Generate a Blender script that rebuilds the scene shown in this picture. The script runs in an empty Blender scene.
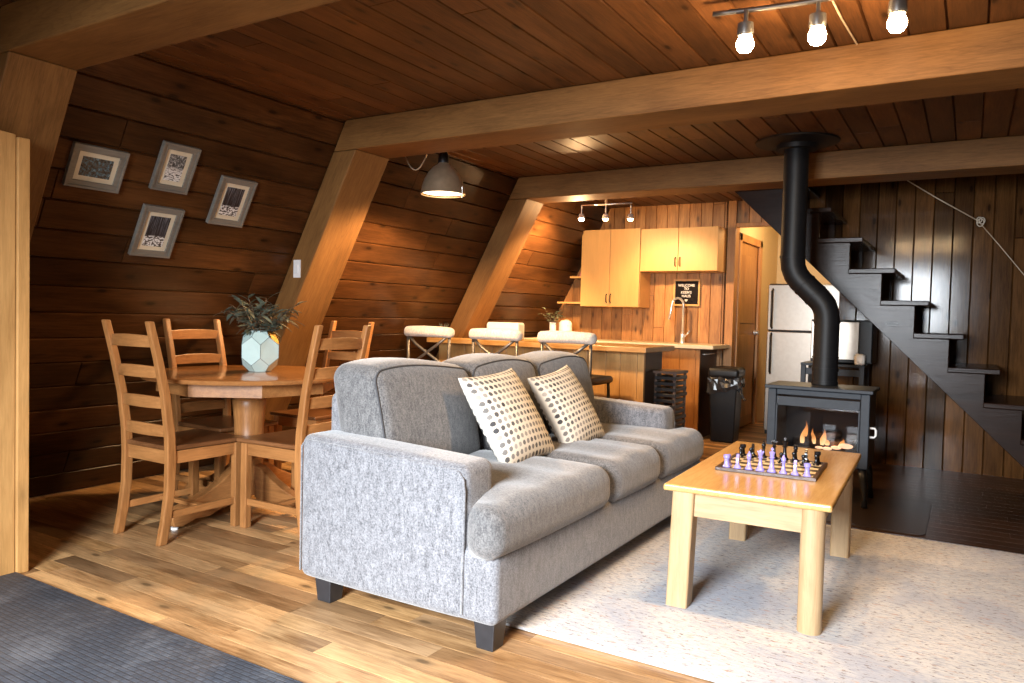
import bpy, bmesh, math, random
from mathutils import Vector, Matrix
import numpy as np
R = math.radians
C = bpy.context.scene.collection
random.seed(7)

# ------------------------------------------------------------------ helpers
def link(o, parent=None):
    C.objects.link(o)
    if parent is not None: o.parent = parent
    return o

def finish(name, bm, mat, parent=None, smooth=False, bevel=0, seg=2, loc=None, rot=None):
    bmesh.ops.recalc_face_normals(bm, faces=bm.faces)
    me = bpy.data.meshes.new(name); bm.to_mesh(me); bm.free()
    if mat is not None: me.materials.append(mat)
    if smooth:
        for p in me.polygons: p.use_smooth = True
        if smooth == 'auto':
            try: me.set_sharp_from_angle(angle=R(40))
            except Exception: pass
    o = bpy.data.objects.new(name, me)
    if loc is not None: o.location = loc
    if rot is not None: o.rotation_euler = rot
    link(o, parent)
    if bevel:
        m = o.modifiers.new('bevel', 'BEVEL'); m.width = bevel; m.segments = seg; m.limit_method = 'ANGLE'; m.angle_limit = R(35)
    return o

def thing(name, label, cat, loc=(0,0,0), rotz=0, group=None):
    o = bpy.data.objects.new(name, None); o.empty_display_size = .1
    C.objects.link(o); o.location = loc; o.rotation_euler = (0,0,rotz)
    o['label'] = label; o['category'] = cat
    if group: o['group'] = group
    return o
def tag(o, label, cat, group=None, kind=None):
    o['label'] = label; o['category'] = cat
    if group: o['group'] = group
    if kind: o['kind'] = kind
    return o
def struct(o): o['kind'] = 'structure'; return o

def copy_tree(o, parent=None):
    c = o.copy(); C.objects.link(c); c.parent = parent
    for ch in [x for x in bpy.data.objects if x.parent == o]: copy_tree(ch, c)
    return c
def dup(root, loc, rotz, label, group=None):
    r = copy_tree(root); r.location = loc; r.rotation_euler = (0,0,rotz); r['label'] = label
    if group: r['group'] = group
    return r

def box(bm, c, s, mtx=None):
    """c centre, s full sizes"""
    vs = []
    for x in (-.5,.5):
        for y in (-.5,.5):
            for z in (-.5,.5):
                p = Vector((c[0]+x*s[0], c[1]+y*s[1], c[2]+z*s[2]))
                if mtx is not None: p = mtx @ p
                vs.append(bm.verts.new(p))
    for f in ((0,1,3,2),(4,6,7,5),(0,4,5,1),(2,3,7,6),(0,2,6,4),(1,5,7,3)):
        bm.faces.new([vs[i] for i in f])
def B(*args):
    bm = bmesh.new()
    for a in args: box(bm, *a)
    return bm
def box2(x0,x1,y0,y1,z0,z1): return ((x0+x1)/2,(y0+y1)/2,(z0+z1)/2),(x1-x0,y1-y0,z1-z0)

def hexa(bm, b, t):
    """b, t: 4 bottom and 4 top points in matching order"""
    vb = [bm.verts.new(p) for p in b]; vt = [bm.verts.new(p) for p in t]
    bm.faces.new(vb[::-1]); bm.faces.new(vt)
    n = len(b)
    for i in range(n): bm.faces.new((vb[i], vb[(i+1)%n], vt[(i+1)%n], vt[i]))

def tube(bm, pts, r, seg=8, closed=False, cap=True):
    pts = [Vector(p) for p in pts]; n = len(pts); rings = []
    rr = r if isinstance(r, (list,tuple)) else [r]*n
    prev = None
    for i in range(n):
        if closed: d = pts[(i+1)%n]-pts[i-1]
        else: d = pts[min(i+1,n-1)]-pts[max(i-1,0)]
        d.normalize()
        if prev is None:
            a = Vector((0,0,1)) if abs(d.z) < .9 else Vector((1,0,0))
            u = d.cross(a).normalized()
        else:
            u = (prev - d*prev.dot(d)).normalized()
        prev = u; v = d.cross(u)
        rings.append([bm.verts.new(pts[i]+(u*math.cos(2*math.pi*k/seg)+v*math.sin(2*math.pi*k/seg))*rr[i]) for k in range(seg)])
    m = n if closed else n-1
    for i in range(m):
        a, b = rings[i], rings[(i+1)%n]
        for k in range(seg): bm.faces.new((a[k], a[(k+1)%seg], b[(k+1)%seg], b[k]))
    if cap and not closed:
        bm.faces.new(rings[0][::-1]); bm.faces.new(rings[-1])
def T(pts, r, seg=8, **k):
    bm = bmesh.new(); tube(bm, pts, r, seg, **k); return bm

def lathe(bm, prof, seg=24, c=(0,0,0), cap=True):
    rings = []
    for (r, z) in prof:
        rings.append([bm.verts.new((c[0]+r*math.cos(2*math.pi*k/seg), c[1]+r*math.sin(2*math.pi*k/seg), c[2]+z)) for k in range(seg)])
    for a, b in zip(rings, rings[1:]):
        for k in range(seg): bm.faces.new((a[k], a[(k+1)%seg], b[(k+1)%seg], b[k]))
    if cap:
        bm.faces.new(rings[0][::-1]); bm.faces.new(rings[-1])
def Lt(prof, seg=24, c=(0,0,0), cap=True):
    bm = bmesh.new(); lathe(bm, prof, seg, c, cap); return bm

def prism(bm, poly, axis, a, b):
    """poly in the two other axes, extruded along axis from a to b"""
    def P(u, v, w):
        return (w,u,v) if axis == 0 else ((u,w,v) if axis == 1 else (u,v,w))
    v0 = [bm.verts.new(P(u,v,a)) for u,v in poly]; v1 = [bm.verts.new(P(u,v,b)) for u,v in poly]
    bm.faces.new(v0); bm.faces.new(v1[::-1]); n = len(poly)
    for i in range(n): bm.faces.new((v0[i], v0[(i+1)%n], v1[(i+1)%n], v1[i]))
def Pr(poly, axis, a, b):
    bm = bmesh.new(); prism(bm, poly, axis, a, b); return bm

def rbox(h, r, n=(6,6,6), puff=(0,0,0), fn=None, arc=4):
    """rounded box, half sizes h, radius r, interior cuts n, puff bulges the faces outwards"""
    bm = bmesh.new(); h = Vector(h)
    def coords(hh, k):
        out = [-(hh-r) - r*math.tan(R(45)*i/arc) for i in range(arc,0,-1)]
        out += [-(hh-r)+2*(hh-r)*i/k for i in range(k+1)]
        out += [(hh-r) + r*math.tan(R(45)*i/arc) for i in range(1,arc+1)]
        return out
    cs = [coords(h[i], n[i]) for i in range(3)]
    cache = {}
    def V(p):
        key = tuple(round(x,6) for x in p)
        if key in cache: return cache[key]
        p = Vector(p)
        q = Vector([max(-(h[i]-r), min(h[i]-r, p[i])) for i in range(3)])
        d = p-q
        d = d.normalized()*r if d.length > 1e-9 else d
        # for points on a flat face d has length r already
        w = q+d
        e = [1-(w[i]/h[i])**2 for i in range(3)]; e = [max(0,x) for x in e]
        out = w.copy()
        for i in range(3):
            j, k = (i+1)%3, (i+2)%3
            if puff[i]: out[i] += (w[i]/h[i])*puff[i]*(e[j]*e[k])**.6
        if fn: out = fn(out, w, h)
        cache[key] = bm.verts.new(out); return cache[key]
    for ax in range(3):
        j, k = (ax+1)%3, (ax+2)%3
        for s in (-1,1):
            for a in range(len(cs[j])-1):
                for b in range(len(cs[k])-1):
                    q = []
                    for (aa,bb) in ((a,b),(a+1,b),(a+1,b+1),(a,b+1)):
                        p = [0,0,0]; p[ax] = s*h[ax]; p[j] = cs[j][aa]; p[k] = cs[k][bb]; q.append(V(p))
                    if len(set(q)) >= 3:
                        q2 = []
                        for v in q:
                            if v not in q2: q2.append(v)
                        try: bm.faces.new(q2 if s > 0 else q2[::-1])
                        except ValueError: pass
    return bm

def move(bm, v, mtx=None):
    if mtx is not None: bmesh.ops.transform(bm, matrix=mtx, verts=bm.verts)
    bmesh.ops.translate(bm, vec=v, verts=bm.verts); return bm

# ------------------------------------------------------------------ materials
def newmat(name):
    m = bpy.data.materials.new(name); m.use_nodes = True
    nt = m.node_tree; b = nt.nodes['Principled BSDF']; return m, nt, b
def N(nt, t, **k):
    n = nt.nodes.new(t)
    for a, v in k.items():
        if a in n.inputs.keys() if hasattr(n.inputs,'keys') else False: n.inputs[a].default_value = v
        else: setattr(n, a, v)
    return n
def math_(nt, op, a, b=None, c=None):
    n = nt.nodes.new('ShaderNodeMath'); n.operation = op
    for i, v in enumerate((a,b,c)):
        if v is None: continue
        if isinstance(v, (int,float)): n.inputs[i].default_value = v
        else: nt.links.new(v, n.inputs[i])
    return n.outputs[0]
def mix(nt, f, a, b, bt='MIX'):
    n = nt.nodes.new('ShaderNodeMix'); n.data_type = 'RGBA'; n.blend_type = bt
    for s, v in ((n.inputs[0], f), (n.inputs[6], a), (n.inputs[7], b)):
        if isinstance(v, (int,float)): s.default_value = v
        elif isinstance(v, (tuple,list)): s.default_value = (*v[:3], 1)
        else: nt.links.new(v, s)
    return n.outputs[2]
def ramp(nt, f, stops):
    n = nt.nodes.new('ShaderNodeValToRGB'); e = n.color_ramp.elements
    while len(e) < len(stops): e.new(.5)
    for el, (p, c) in zip(e, stops):
        el.position = p; el.color = (*c[:3],1) if isinstance(c,(tuple,list)) else (c,c,c,1)
    nt.links.new(f, n.inputs[0]); return n.outputs[0]
def noise(nt, vec, scale=5, detail=3, rough=.5, dist=0):
    n = nt.nodes.new('ShaderNodeTexNoise'); n.inputs['Scale'].default_value = scale; n.inputs['Detail'].default_value = detail
    n.inputs['Roughness'].default_value = rough; n.inputs['Distortion'].default_value = dist
    if vec is not None: nt.links.new(vec, n.inputs['Vector'])
    return n.outputs['Fac']
def mapping(nt, vec, scale=(1,1,1), loc=(0,0,0), rot=(0,0,0)):
    n = nt.nodes.new('ShaderNodeMapping'); n.inputs['Scale'].default_value = scale
    n.inputs['Location'].default_value = loc; n.inputs['Rotation'].default_value = rot
    nt.links.new(vec, n.inputs['Vector']); return n.outputs[0]
def bump(nt, b, h, strength=.2, dist=.01):
    n = nt.nodes.new('ShaderNodeBump'); n.inputs['Strength'].default_value = strength; n.inputs['Distance'].default_value = dist
    nt.links.new(h, n.inputs['Height']); nt.links.new(n.outputs[0], b.inputs['Normal'])

def plain(name, col, rough=.5, metal=0, spec=None, emit=None, es=0, coat=0, noisy=.08, nscale=30):
    m, nt, b = newmat(name)
    b.inputs['Roughness'].default_value = rough; b.inputs['Metallic'].default_value = metal
    if coat: b.inputs['Coat Weight'].default_value = coat
    if spec is not None: b.inputs['Specular IOR Level'].default_value = spec
    tc = nt.nodes.new('ShaderNodeTexCoord').outputs['Object']
    f = noise(nt, tc, nscale, 3)
    dark = tuple(c*(1-noisy*2) for c in col); lite = tuple(min(1,c*(1+noisy)) for c in col)
    nt.links.new(ramp(nt, f, [(.3,dark),(.7,lite)]), b.inputs['Base Color'])
    if emit: b.inputs['Emission Color'].default_value = (*emit,1); b.inputs['Emission Strength'].default_value = es
    return m

def wood(name, dark, lite, axis=0, rough=.4, scale=1.0, knots=.5, planks=False, contrast=1.0, tintv=.25, bumpy=.15, tints=None, rings=False, coat=0, spec=None):
    """procedural boards: grain runs along axis; planks=True uses the UV (metres) and the per-board 'tint' attribute"""
    m, nt, b = newmat(name)
    b.inputs['Roughness'].default_value = rough
    if coat: b.inputs['Coat Weight'].default_value = coat; b.inputs['Coat Roughness'].default_value = .25
    if spec is not None: b.inputs['Specular IOR Level'].default_value = spec
    if planks:
        uv = nt.nodes.new('ShaderNodeUVMap').outputs[0]
        at = nt.nodes.new('ShaderNodeAttribute'); at.attribute_name = 'tint'
        rnd = at.outputs['Fac']
        sep = nt.nodes.new('ShaderNodeSeparateXYZ'); nt.links.new(uv, sep.inputs[0])
        cx = nt.nodes.new('ShaderNodeCombineXYZ'); nt.links.new(sep.outputs[0], cx.inputs[0]); nt.links.new(sep.outputs[1], cx.inputs[1])
        nt.links.new(math_(nt,'MULTIPLY',rnd,37.0), cx.inputs[2]); vec = cx.outputs[0]
        s_long, s_x, s_z = 1.3, 20, 1.0
        mp = mapping(nt, vec, (s_long*scale, s_x*scale, 1))
        mpk = mapping(nt, vec, (3.0, 8.0, 1)); mpb = mapping(nt, vec, (1.5,6,1))
    else:
        tc = nt.nodes.new('ShaderNodeTexCoord').outputs['Object']
        oi = nt.nodes.new('ShaderNodeObjectInfo'); rnd = oi.outputs['Random']
        va = nt.nodes.new('ShaderNodeVectorMath'); va.operation = 'ADD'; nt.links.new(tc, va.inputs[0])
        cx = nt.nodes.new('ShaderNodeCombineXYZ')
        for i in range(3): nt.links.new(math_(nt,'MULTIPLY',rnd,(13.0,29.0,17.0)[i]), cx.inputs[i])
        nt.links.new(cx.outputs[0], va.inputs[1]); vec = va.outputs[0]
        sc = [16*scale]*3; sc[axis] = 1.2*scale; mp = mapping(nt, vec, sc)
        sk = [7.0]*3; sk[axis] = 2.6; mpk = mapping(nt, vec, sk)
        sb = [5.0]*3; sb[axis] = 1.2; mpb = mapping(nt, vec, sb)
    fine0 = noise(nt, mp, 4.0, 5, .65, .6)
    fine1 = noise(nt, mp, 11.0, 3, .7, .2)
    fine = math_(nt,'ADD', math_(nt,'MULTIPLY',fine0,.62), math_(nt,'MULTIPLY',fine1,.38))
    broad = noise(nt, mpb, 1.3, 2, .5, .8)
    g = math_(nt,'ADD', math_(nt,'MULTIPLY',fine,.6), math_(nt,'MULTIPLY',broad,.4))
    if rings:
        # cathedral grain: contour bands of the broad noise
        se = [7.0]*3; se[axis] = .45
        rb = noise(nt, mapping(nt, vec, se) if not planks else mpb, 1.2, 2, .5, .6)
        w = math_(nt,'MULTIPLY', rb, 22.0); w = math_(nt,'FRACT', w)
        w = ramp(nt, w, [(0,.35),(.12,1),(.8,.9),(1,.35)])
        g = math_(nt,'MULTIPLY', g, math_(nt,'ADD', math_(nt,'MULTIPLY', w, .18), .83))
    lo = .5-.15/contrast; hi = .5+.12/contrast
    col = ramp(nt, g, [(lo,dark),(hi,lite)])
    if tints:
        tcol = ramp(nt, rnd, [(i/max(1,len(tints)-1), t) for i,t in enumerate(tints)])
        nt.nodes[-1].color_ramp.interpolation = 'CONSTANT' if False else 'LINEAR'
        col = mix(nt, 1.0, col, tcol, 'MULTIPLY')
    else:
        tv = math_(nt,'ADD', math_(nt,'MULTIPLY', rnd, tintv*2), 1-tintv)
        cc = nt.nodes.new('ShaderNodeCombineColor')
        for i in range(3): nt.links.new(tv, cc.inputs[i])
        col = mix(nt, 1.0, col, cc.outputs[0], 'MULTIPLY')
    if knots > 0:
        v = nt.nodes.new('ShaderNodeTexVoronoi'); v.inputs['Scale'].default_value = 1.0; nt.links.new(mpk, v.inputs['Vector'])
        if planks: v.voronoi_dimensions = '2D'
        d = v.outputs['Distance']
        pick = nt.nodes.new('ShaderNodeSeparateColor'); nt.links.new(v.outputs['Color'], pick.inputs[0])
        on = math_(nt,'LESS_THAN', pick.outputs[0], knots)
        k = ramp(nt, d, [(0,1),(.06,.95),(.10,.35),(.2,0)] if planks else [(0,1),(.09,.95),(.15,.3),(.25,0)])
        k = math_(nt,'MULTIPLY', k, on)
        kd = tuple(x*.35 for x in dark)
        col = mix(nt, math_(nt,'MULTIPLY',k,.85), col, kd)
    nt.links.new(col, b.inputs['Base Color'])
    bump(nt, b, fine, bumpy, .004)
    return m

PINE  = dict(dark=(.27,.125,.045), lite=(.50,.27,.11))
M = {}
for i, a in enumerate('xyz'):
    M['chair_'+a] = wood('chair wood '+a, (.19,.075,.021), (.42,.185,.060), i, rough=.38, knots=.25, tintv=.1)
    M['pine_'+a] = wood('coffee pine '+a, (.33,.20,.095), (.50,.345,.185), i, rough=.5, knots=.3, tintv=.05)
    M['oak_'+a]  = wood('oak beam '+a, (.105,.046,.012), (.215,.105,.032), i, rough=.6, spec=.25, knots=0, scale=1.6, rings=True, tintv=.06)
    M['bar_'+a]  = wood('bar wood '+a, (.40,.20,.065), (.62,.36,.13), i, rough=.35, knots=.3)
M['top_x'] = wood('coffee top pine', (.38,.21,.065), (.58,.37,.14), 1, rough=.22, knots=.15, tintv=.03)
M['table_top'] = wood('dining top', (.23,.09,.028), (.40,.18,.06), 0, rough=.16, knots=.1, tintv=.03)
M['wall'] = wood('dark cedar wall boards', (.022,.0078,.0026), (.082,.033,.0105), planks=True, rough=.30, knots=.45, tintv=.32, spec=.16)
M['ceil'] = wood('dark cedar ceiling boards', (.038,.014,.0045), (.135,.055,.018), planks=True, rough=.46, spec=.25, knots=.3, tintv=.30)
M['rear'] = wood('weathered vertical wall boards', (.030,.012,.0035), (.105,.048,.015), planks=True, rough=.11, knots=.45, tintv=.45, bumpy=.05, spec=.22)
M['kitchen_boards'] = wood('kitchen pine boards', (.22,.085,.022), (.50,.24,.075), planks=True, rough=.45, knots=.6, tintv=.32, contrast=1.2)
M['floor'] = wood('floor boards', (.30,.175,.080), (.80,.55,.31), planks=True, rough=.34, knots=.3, contrast=1.35, bumpy=.08,
                  tints=[(.34,.29,.25),(.50,.40,.31),(.74,.64,.52),(.52,.46,.42),(.95,.82,.62),(.62,.52,.42),(1.15,1.02,.80)])
M['dark_floor'] = wood('dark shade-toned floor boards', (.020,.009,.004), (.065,.030,.014), planks=True, rough=.32, spec=.25, knots=.1, tintv=.3)  # darker wood by the stove, with shade mixed into the colour
M['stair'] = wood('dark stained stair wood', (.010,.005,.004), (.022,.010,.006), 0, rough=.25, knots=.35, tintv=.1, bumpy=.25, spec=.18)
M['panel'] = wood('light pine panel', (.34,.17,.05), (.56,.31,.11), 2, rough=.5, knots=.95, tintv=.08)
M['cab'] = wood('maple cabinet', (.58,.32,.10), (.72,.42,.15), 2, rough=.4, knots=0, tintv=.04, contrast=.7)
M['counter'] = wood('pale countertop', (.70,.60,.42), (.82,.74,.56), 0, rough=.3, knots=0)
M['chair_seat'] = wood('chair seat wood', (.10,.038,.014), (.20,.085,.032), 1, rough=.28, knots=.2)
M['dark_wood'] = wood('dark brown wood', (.02,.010,.006), (.07,.035,.02), 0, rough=.4, knots=0)
M['kdoor'] = wood('orange door wood', (.30,.12,.035), (.52,.25,.08), 2, rough=.35, knots=0)
M['grey_frame'] = wood('grey washed frame', (.13,.12,.105), (.21,.195,.17), 0, rough=.5, knots=0, tintv=.05)
M['cream'] = plain('cream mount', (.62,.55,.42), .8, noisy=.03)
M['black_metal'] = plain('black painted metal', (.018,.017,.018), .42, .3)
M['pipe'] = plain('matt black stovepipe', (.007,.007,.008), .5, .0, spec=.3, noisy=.15)
M['stove'] = plain('slate cast iron', (.026,.032,.042), .5, .0, spec=.3)
M['firebox'] = plain('firebox lining', (.035,.035,.036), .8)
M['black'] = plain('black plastic', (.009,.009,.010), .4, spec=.25)
M['bag'] = plain('black bag', (.02,.02,.022), .25)
M['steel'] = plain('brushed steel', (.38,.33,.28), .30, .9, noisy=.03)
M['chrome'] = plain('chrome', (.85,.84,.80), .22, .7, noisy=.01)
M['shade'] = plain('brushed nickel shade', (.50,.39,.27), .34, .7, noisy=.05)
M['white'] = plain('white ceramic', (.80,.78,.74), .35, noisy=.02)
M['white_plastic'] = plain('white plastic', (.75,.75,.75), .4, noisy=.01)
M['vase'] = plain('mint glazed facet', (.50,.64,.61), .30, noisy=.02)
M['gold'] = plain('gold facet', (.75,.50,.15), .2, 1.0)
M['seam'] = plain('dark seam', (.12,.15,.15), .5)
M['leaf'] = plain('eucalyptus leaf', (.105,.130,.100), .5, noisy=.3)
M['leaf2'] = plain('pale leaf', (.16,.20,.12), .5, noisy=.3)
M['stem'] = plain('stem', (.10,.06,.035), .6)
M['lilac'] = plain('lilac resin', (.30,.27,.74), .25, noisy=.05, coat=.4)
M['jet'] = plain('jet black resin', (.008,.008,.010), .2)
M['bulb'] = plain('lit bulb', (1,.9,.7), .5, emit=(1.0,.74,.42), es=130)
M['bulb2'] = plain('dim lit bulb', (1,.9,.7), .5, emit=(1.0,.70,.38), es=22)
M['cable'] = plain('clear cable', (.45,.36,.26), .3)
M['pink'] = plain('pink glass', (.65,.25,.22), .2)
M['sofa_leg'] = plain('black sofa foot', (.022,.022,.025), .4)
M['seatdark'] = plain('dark brown leather', (.030,.018,.014), .35)
M['stool_metal'] = plain('gunmetal stool frame', (.14,.13,.12), .4, .6)
M['wallpaint'] = plain('cream painted wall', (.66,.50,.27), .7, noisy=.02)
M['log'] = wood('charred log', (.02,.015,.012), (.10,.07,.05), 0, rough=.9, knots=0)

# fabric of the sofa
def fabric(name, c1, c2, scale=260, bs=.35):
    m, nt, b = newmat(name); b.inputs['Roughness'].default_value = .92
    b.inputs['Sheen Weight'].default_value = .35; b.inputs['Sheen Roughness'].default_value = .5
    tc = nt.nodes.new('ShaderNodeTexCoord').outputs['Object']
    f = noise(nt, tc, scale, 2, .6); s = noise(nt, mapping(nt, tc, (34,34,13)), 1.6, 6, .72, .5)
    g = math_(nt,'ADD', math_(nt,'MULTIPLY', f, .5), math_(nt,'MULTIPLY', s, .5))
    nt.links.new(ramp(nt, g, [(.36,c1),(.62,c2)]), b.inputs['Base Color'])
    bump(nt, b, g, bs, .004); return m
M['sofa'] = fabric('grey chenille', (.055,.055,.062), (.235,.235,.25), 170)
M['sofa_cushion'] = fabric('grey chenille cushion', (.038,.037,.040), (.172,.166,.163), 170)
M['welt'] = plain('dark grey piping', (.05,.05,.055), .9)
M['stool_cover'] = fabric('cream boucle cover', (.40,.37,.33), (.66,.63,.59), 120)

# dotted throw pillow, by UV
def dots():
    m, nt, b = newmat('dotted cotton'); b.inputs['Roughness'].default_value = .9
    uv = nt.nodes.new('ShaderNodeUVMap').outputs[0]
    n = 14.0
    mp = mapping(nt, uv, (n,n,1))
    wob = nt.nodes.new('ShaderNodeVectorMath'); wob.operation='FRACTION'; nt.links.new(mp, wob.inputs[0])
    fl = nt.nodes.new('ShaderNodeVectorMath'); fl.operation='FLOOR'; nt.links.new(mp, fl.inputs[0])
    sub = nt.nodes.new('ShaderNodeVectorMath'); sub.operation='DISTANCE'; nt.links.new(wob.outputs[0], sub.inputs[0]); sub.inputs[1].default_value=(.5,.5,0)
    wn = nt.nodes.new('ShaderNodeTexWhiteNoise'); wn.noise_dimensions='2D'; nt.links.new(fl.outputs[0], wn.inputs['Vector'])
    d = math_(nt,'ADD', sub.outputs['Value'], math_(nt,'MULTIPLY', math_(nt,'SUBTRACT', noise(nt, uv, 60, 2), .5), .22))
    on = ramp(nt, d, [(.30,1),(.37,0)])
    tone = ramp(nt, wn.outputs['Value'], [(0,(.05,.05,.055)),(.5,(.17,.165,.16)),(1,(.36,.34,.31))])
    nt.links.new(mix(nt, on, (.66,.62,.54), tone), b.inputs['Base Color'])
    bump(nt, b, noise(nt, uv, 400, 2), .2, .002)
    return m
M['dots'] = dots()

def rugmat():
    m, nt, b = newmat('distressed pale rug'); b.inputs['Roughness'].default_value = .95
    tc = nt.nodes.new('ShaderNodeTexCoord').outputs['Object']
    st = noise(nt, mapping(nt, tc, (9,30,1)), 3.0, 5, .7, .4)
    big = noise(nt, tc, 2.0, 3, .55, .5)
    sp = noise(nt, mapping(nt, tc, (20,50,1)), 1.6, 4, .7, .2)
    base = ramp(nt, big, [(.38,(.45,.46,.50)),(.50,(.60,.585,.56)),(.62,(.67,.64,.60))])
    col = mix(nt, ramp(nt, st, [(.47,0),(.60,.6)]), base, (.30,.33,.41))
    col = mix(nt, ramp(nt, sp, [(.575,0),(.63,.9)]), col, (.20,.16,.15))
    rs = noise(nt, mapping(nt, tc, (14,40,1), (5,3,0)), 1.1, 3, .6, .2)
    col = mix(nt, ramp(nt, rs, [(.60,0),(.68,.5)]), col, (.50,.27,.16))
    nt.links.new(col, b.inputs['Base Color']); bump(nt, b, st, .5, .004); return m
M['rug'] = rugmat()
def matmat():
    m, nt, b = newmat('charcoal ribbed mat'); b.inputs['Roughness'].default_value = .6
    tc = nt.nodes.new('ShaderNodeTexCoord').outputs['Object']
    br = nt.nodes.new('ShaderNodeTexBrick'); br.inputs['Scale'].default_value = 1.0
    br.inputs['Brick Width'].default_value=.036; br.inputs['Row Height'].default_value=.019; br.inputs['Mortar Size'].default_value=.003; br.inputs['Mortar Smooth'].default_value=.6
    br.inputs['Color1'].default_value=(.034,.040,.052,1); br.inputs['Color2'].default_value=(.048,.056,.072,1); br.inputs['Mortar'].default_value=(.027,.029,.036,1)
    nt.links.new(tc, br.inputs['Vector'])
    col = mix(nt, ramp(nt, noise(nt, tc, 3.5, 6, .7), [(.5,0),(.75,.5)]), br.outputs['Color'], (.20,.21,.23))
    nt.links.new(col, b.inputs['Base Color'])
    inv = math_(nt,'SUBTRACT',1.0,br.outputs['Fac']); bump(nt, b, inv, .5, .004); return m
M['mat'] = matmat()

def artmat(name, mode, seed):
    m, nt, b = newmat(name); b.inputs['Roughness'].default_value = .6
    uv = nt.nodes.new('ShaderNodeUVMap').outputs[0]
    sep = nt.nodes.new('ShaderNodeSeparateXYZ'); nt.links.new(uv, sep.inputs[0])
    v = sep.outputs[1]
    if mode == 'trees':
        tr = noise(nt, mapping(nt, uv, (16,1.2,1),(seed,0,0)), 1.0, 3, .6)
        sky = ramp(nt, v, [(.3,(.04,.035,.045)),(.95,(.12,.13,.16))])
        up = mix(nt, ramp(nt, tr, [(.48,1),(.56,0)]), sky, (.010,.008,.010))
        gr = noise(nt, mapping(nt, uv, (7,16,1),(seed,0,0)), 1.2, 3, .6)
        dn = mix(nt, ramp(nt, gr, [(.46,1),(.54,0)]), (.72,.72,.72), (.05,.035,.03))
        col = mix(nt, ramp(nt, v, [(.32,0),(.37,1)]), dn, up)
    elif mode == 'stream':
        g = noise(nt, mapping(nt, uv, (9,9,1),(seed,0,0)), 1.2, 5, .7, .6)
        up = ramp(nt, g, [(.38,(.02,.02,.02)),(.5,(.10,.10,.10)),(.62,(.50,.52,.54))])
        g2 = noise(nt, mapping(nt, uv, (4,22,1),(seed,0,0)), 1.2, 4, .6, .4)
        dn = ramp(nt, g2, [(.42,(.06,.05,.05)),(.52,(.70,.70,.70))])
        col = mix(nt, ramp(nt, v, [(.42,0),(.55,1)]), dn, up)
    else:
        g = noise(nt, mapping(nt, uv, (8,5,1),(seed,0,0)), 1.4, 5, .7, .8)
        col = ramp(nt, g, [(.36,(.012,.012,.014)),(.5,(.10,.075,.05)),(.58,(.045,.13,.19)),(.68,(.30,.38,.42))])
    nt.links.new(col, b.inputs['Base Color']); return m

def glassmat(name, rough=.05, tint=(1,1,1)):
    m, nt, b = newmat(name)
    out = nt.nodes['Material Output']
    tr = nt.nodes.new('ShaderNodeBsdfTransparent'); tr.inputs[0].default_value = (*tint,1)
    gl = nt.nodes.new('ShaderNodeBsdfGlossy'); gl.inputs['Roughness'].default_value = rough
    fr = nt.nodes.new('ShaderNodeFresnel'); fr.inputs[0].default_value = 1.5
    mx = nt.nodes.new('ShaderNodeMixShader')
    nt.links.new(fr.outputs[0], mx.inputs[0]); nt.links.new(tr.outputs[0], mx.inputs[1]); nt.links.new(gl.outputs[0], mx.inputs[2])
    nt.links.new(mx.outputs[0], out.inputs[0]); nt.nodes.remove(b); return m
M['glass'] = glassmat('stove glass', .03, (.62,.62,.64))
def flamemat():
    m, nt, b = newmat('flame'); out = nt.nodes['Material Output']
    tc = nt.nodes.new('ShaderNodeTexCoord').outputs['Generated']
    sep = nt.nodes.new('ShaderNodeSeparateXYZ'); nt.links.new(tc, sep.inputs[0])
    em = nt.nodes.new('ShaderNodeEmission'); em.inputs[1].default_value = 4.0
    nt.links.new(ramp(nt, sep.outputs[2], [(0,(1,.62,.28)),(.4,(1,.42,.12)),(1,(.8,.22,.04))]), em.inputs[0])
    tr = nt.nodes.new('ShaderNodeBsdfTransparent'); mx = nt.nodes.new('ShaderNodeMixShader')
    a = ramp(nt, sep.outputs[2], [(0,.85),(.5,.55),(1,.15)])
    nt.links.new(a, mx.inputs[0]); nt.links.new(tr.outputs[0], mx.inputs[1]); nt.links.new(em.outputs[0], mx.inputs[2])
    nt.links.new(mx.outputs[0], out.inputs[0]); nt.nodes.remove(b); return m
M['flame'] = flamemat()
M['ember'] = plain('glowing ember', (.9,.5,.4), .6, emit=(1,.55,.30), es=3.5)

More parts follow.
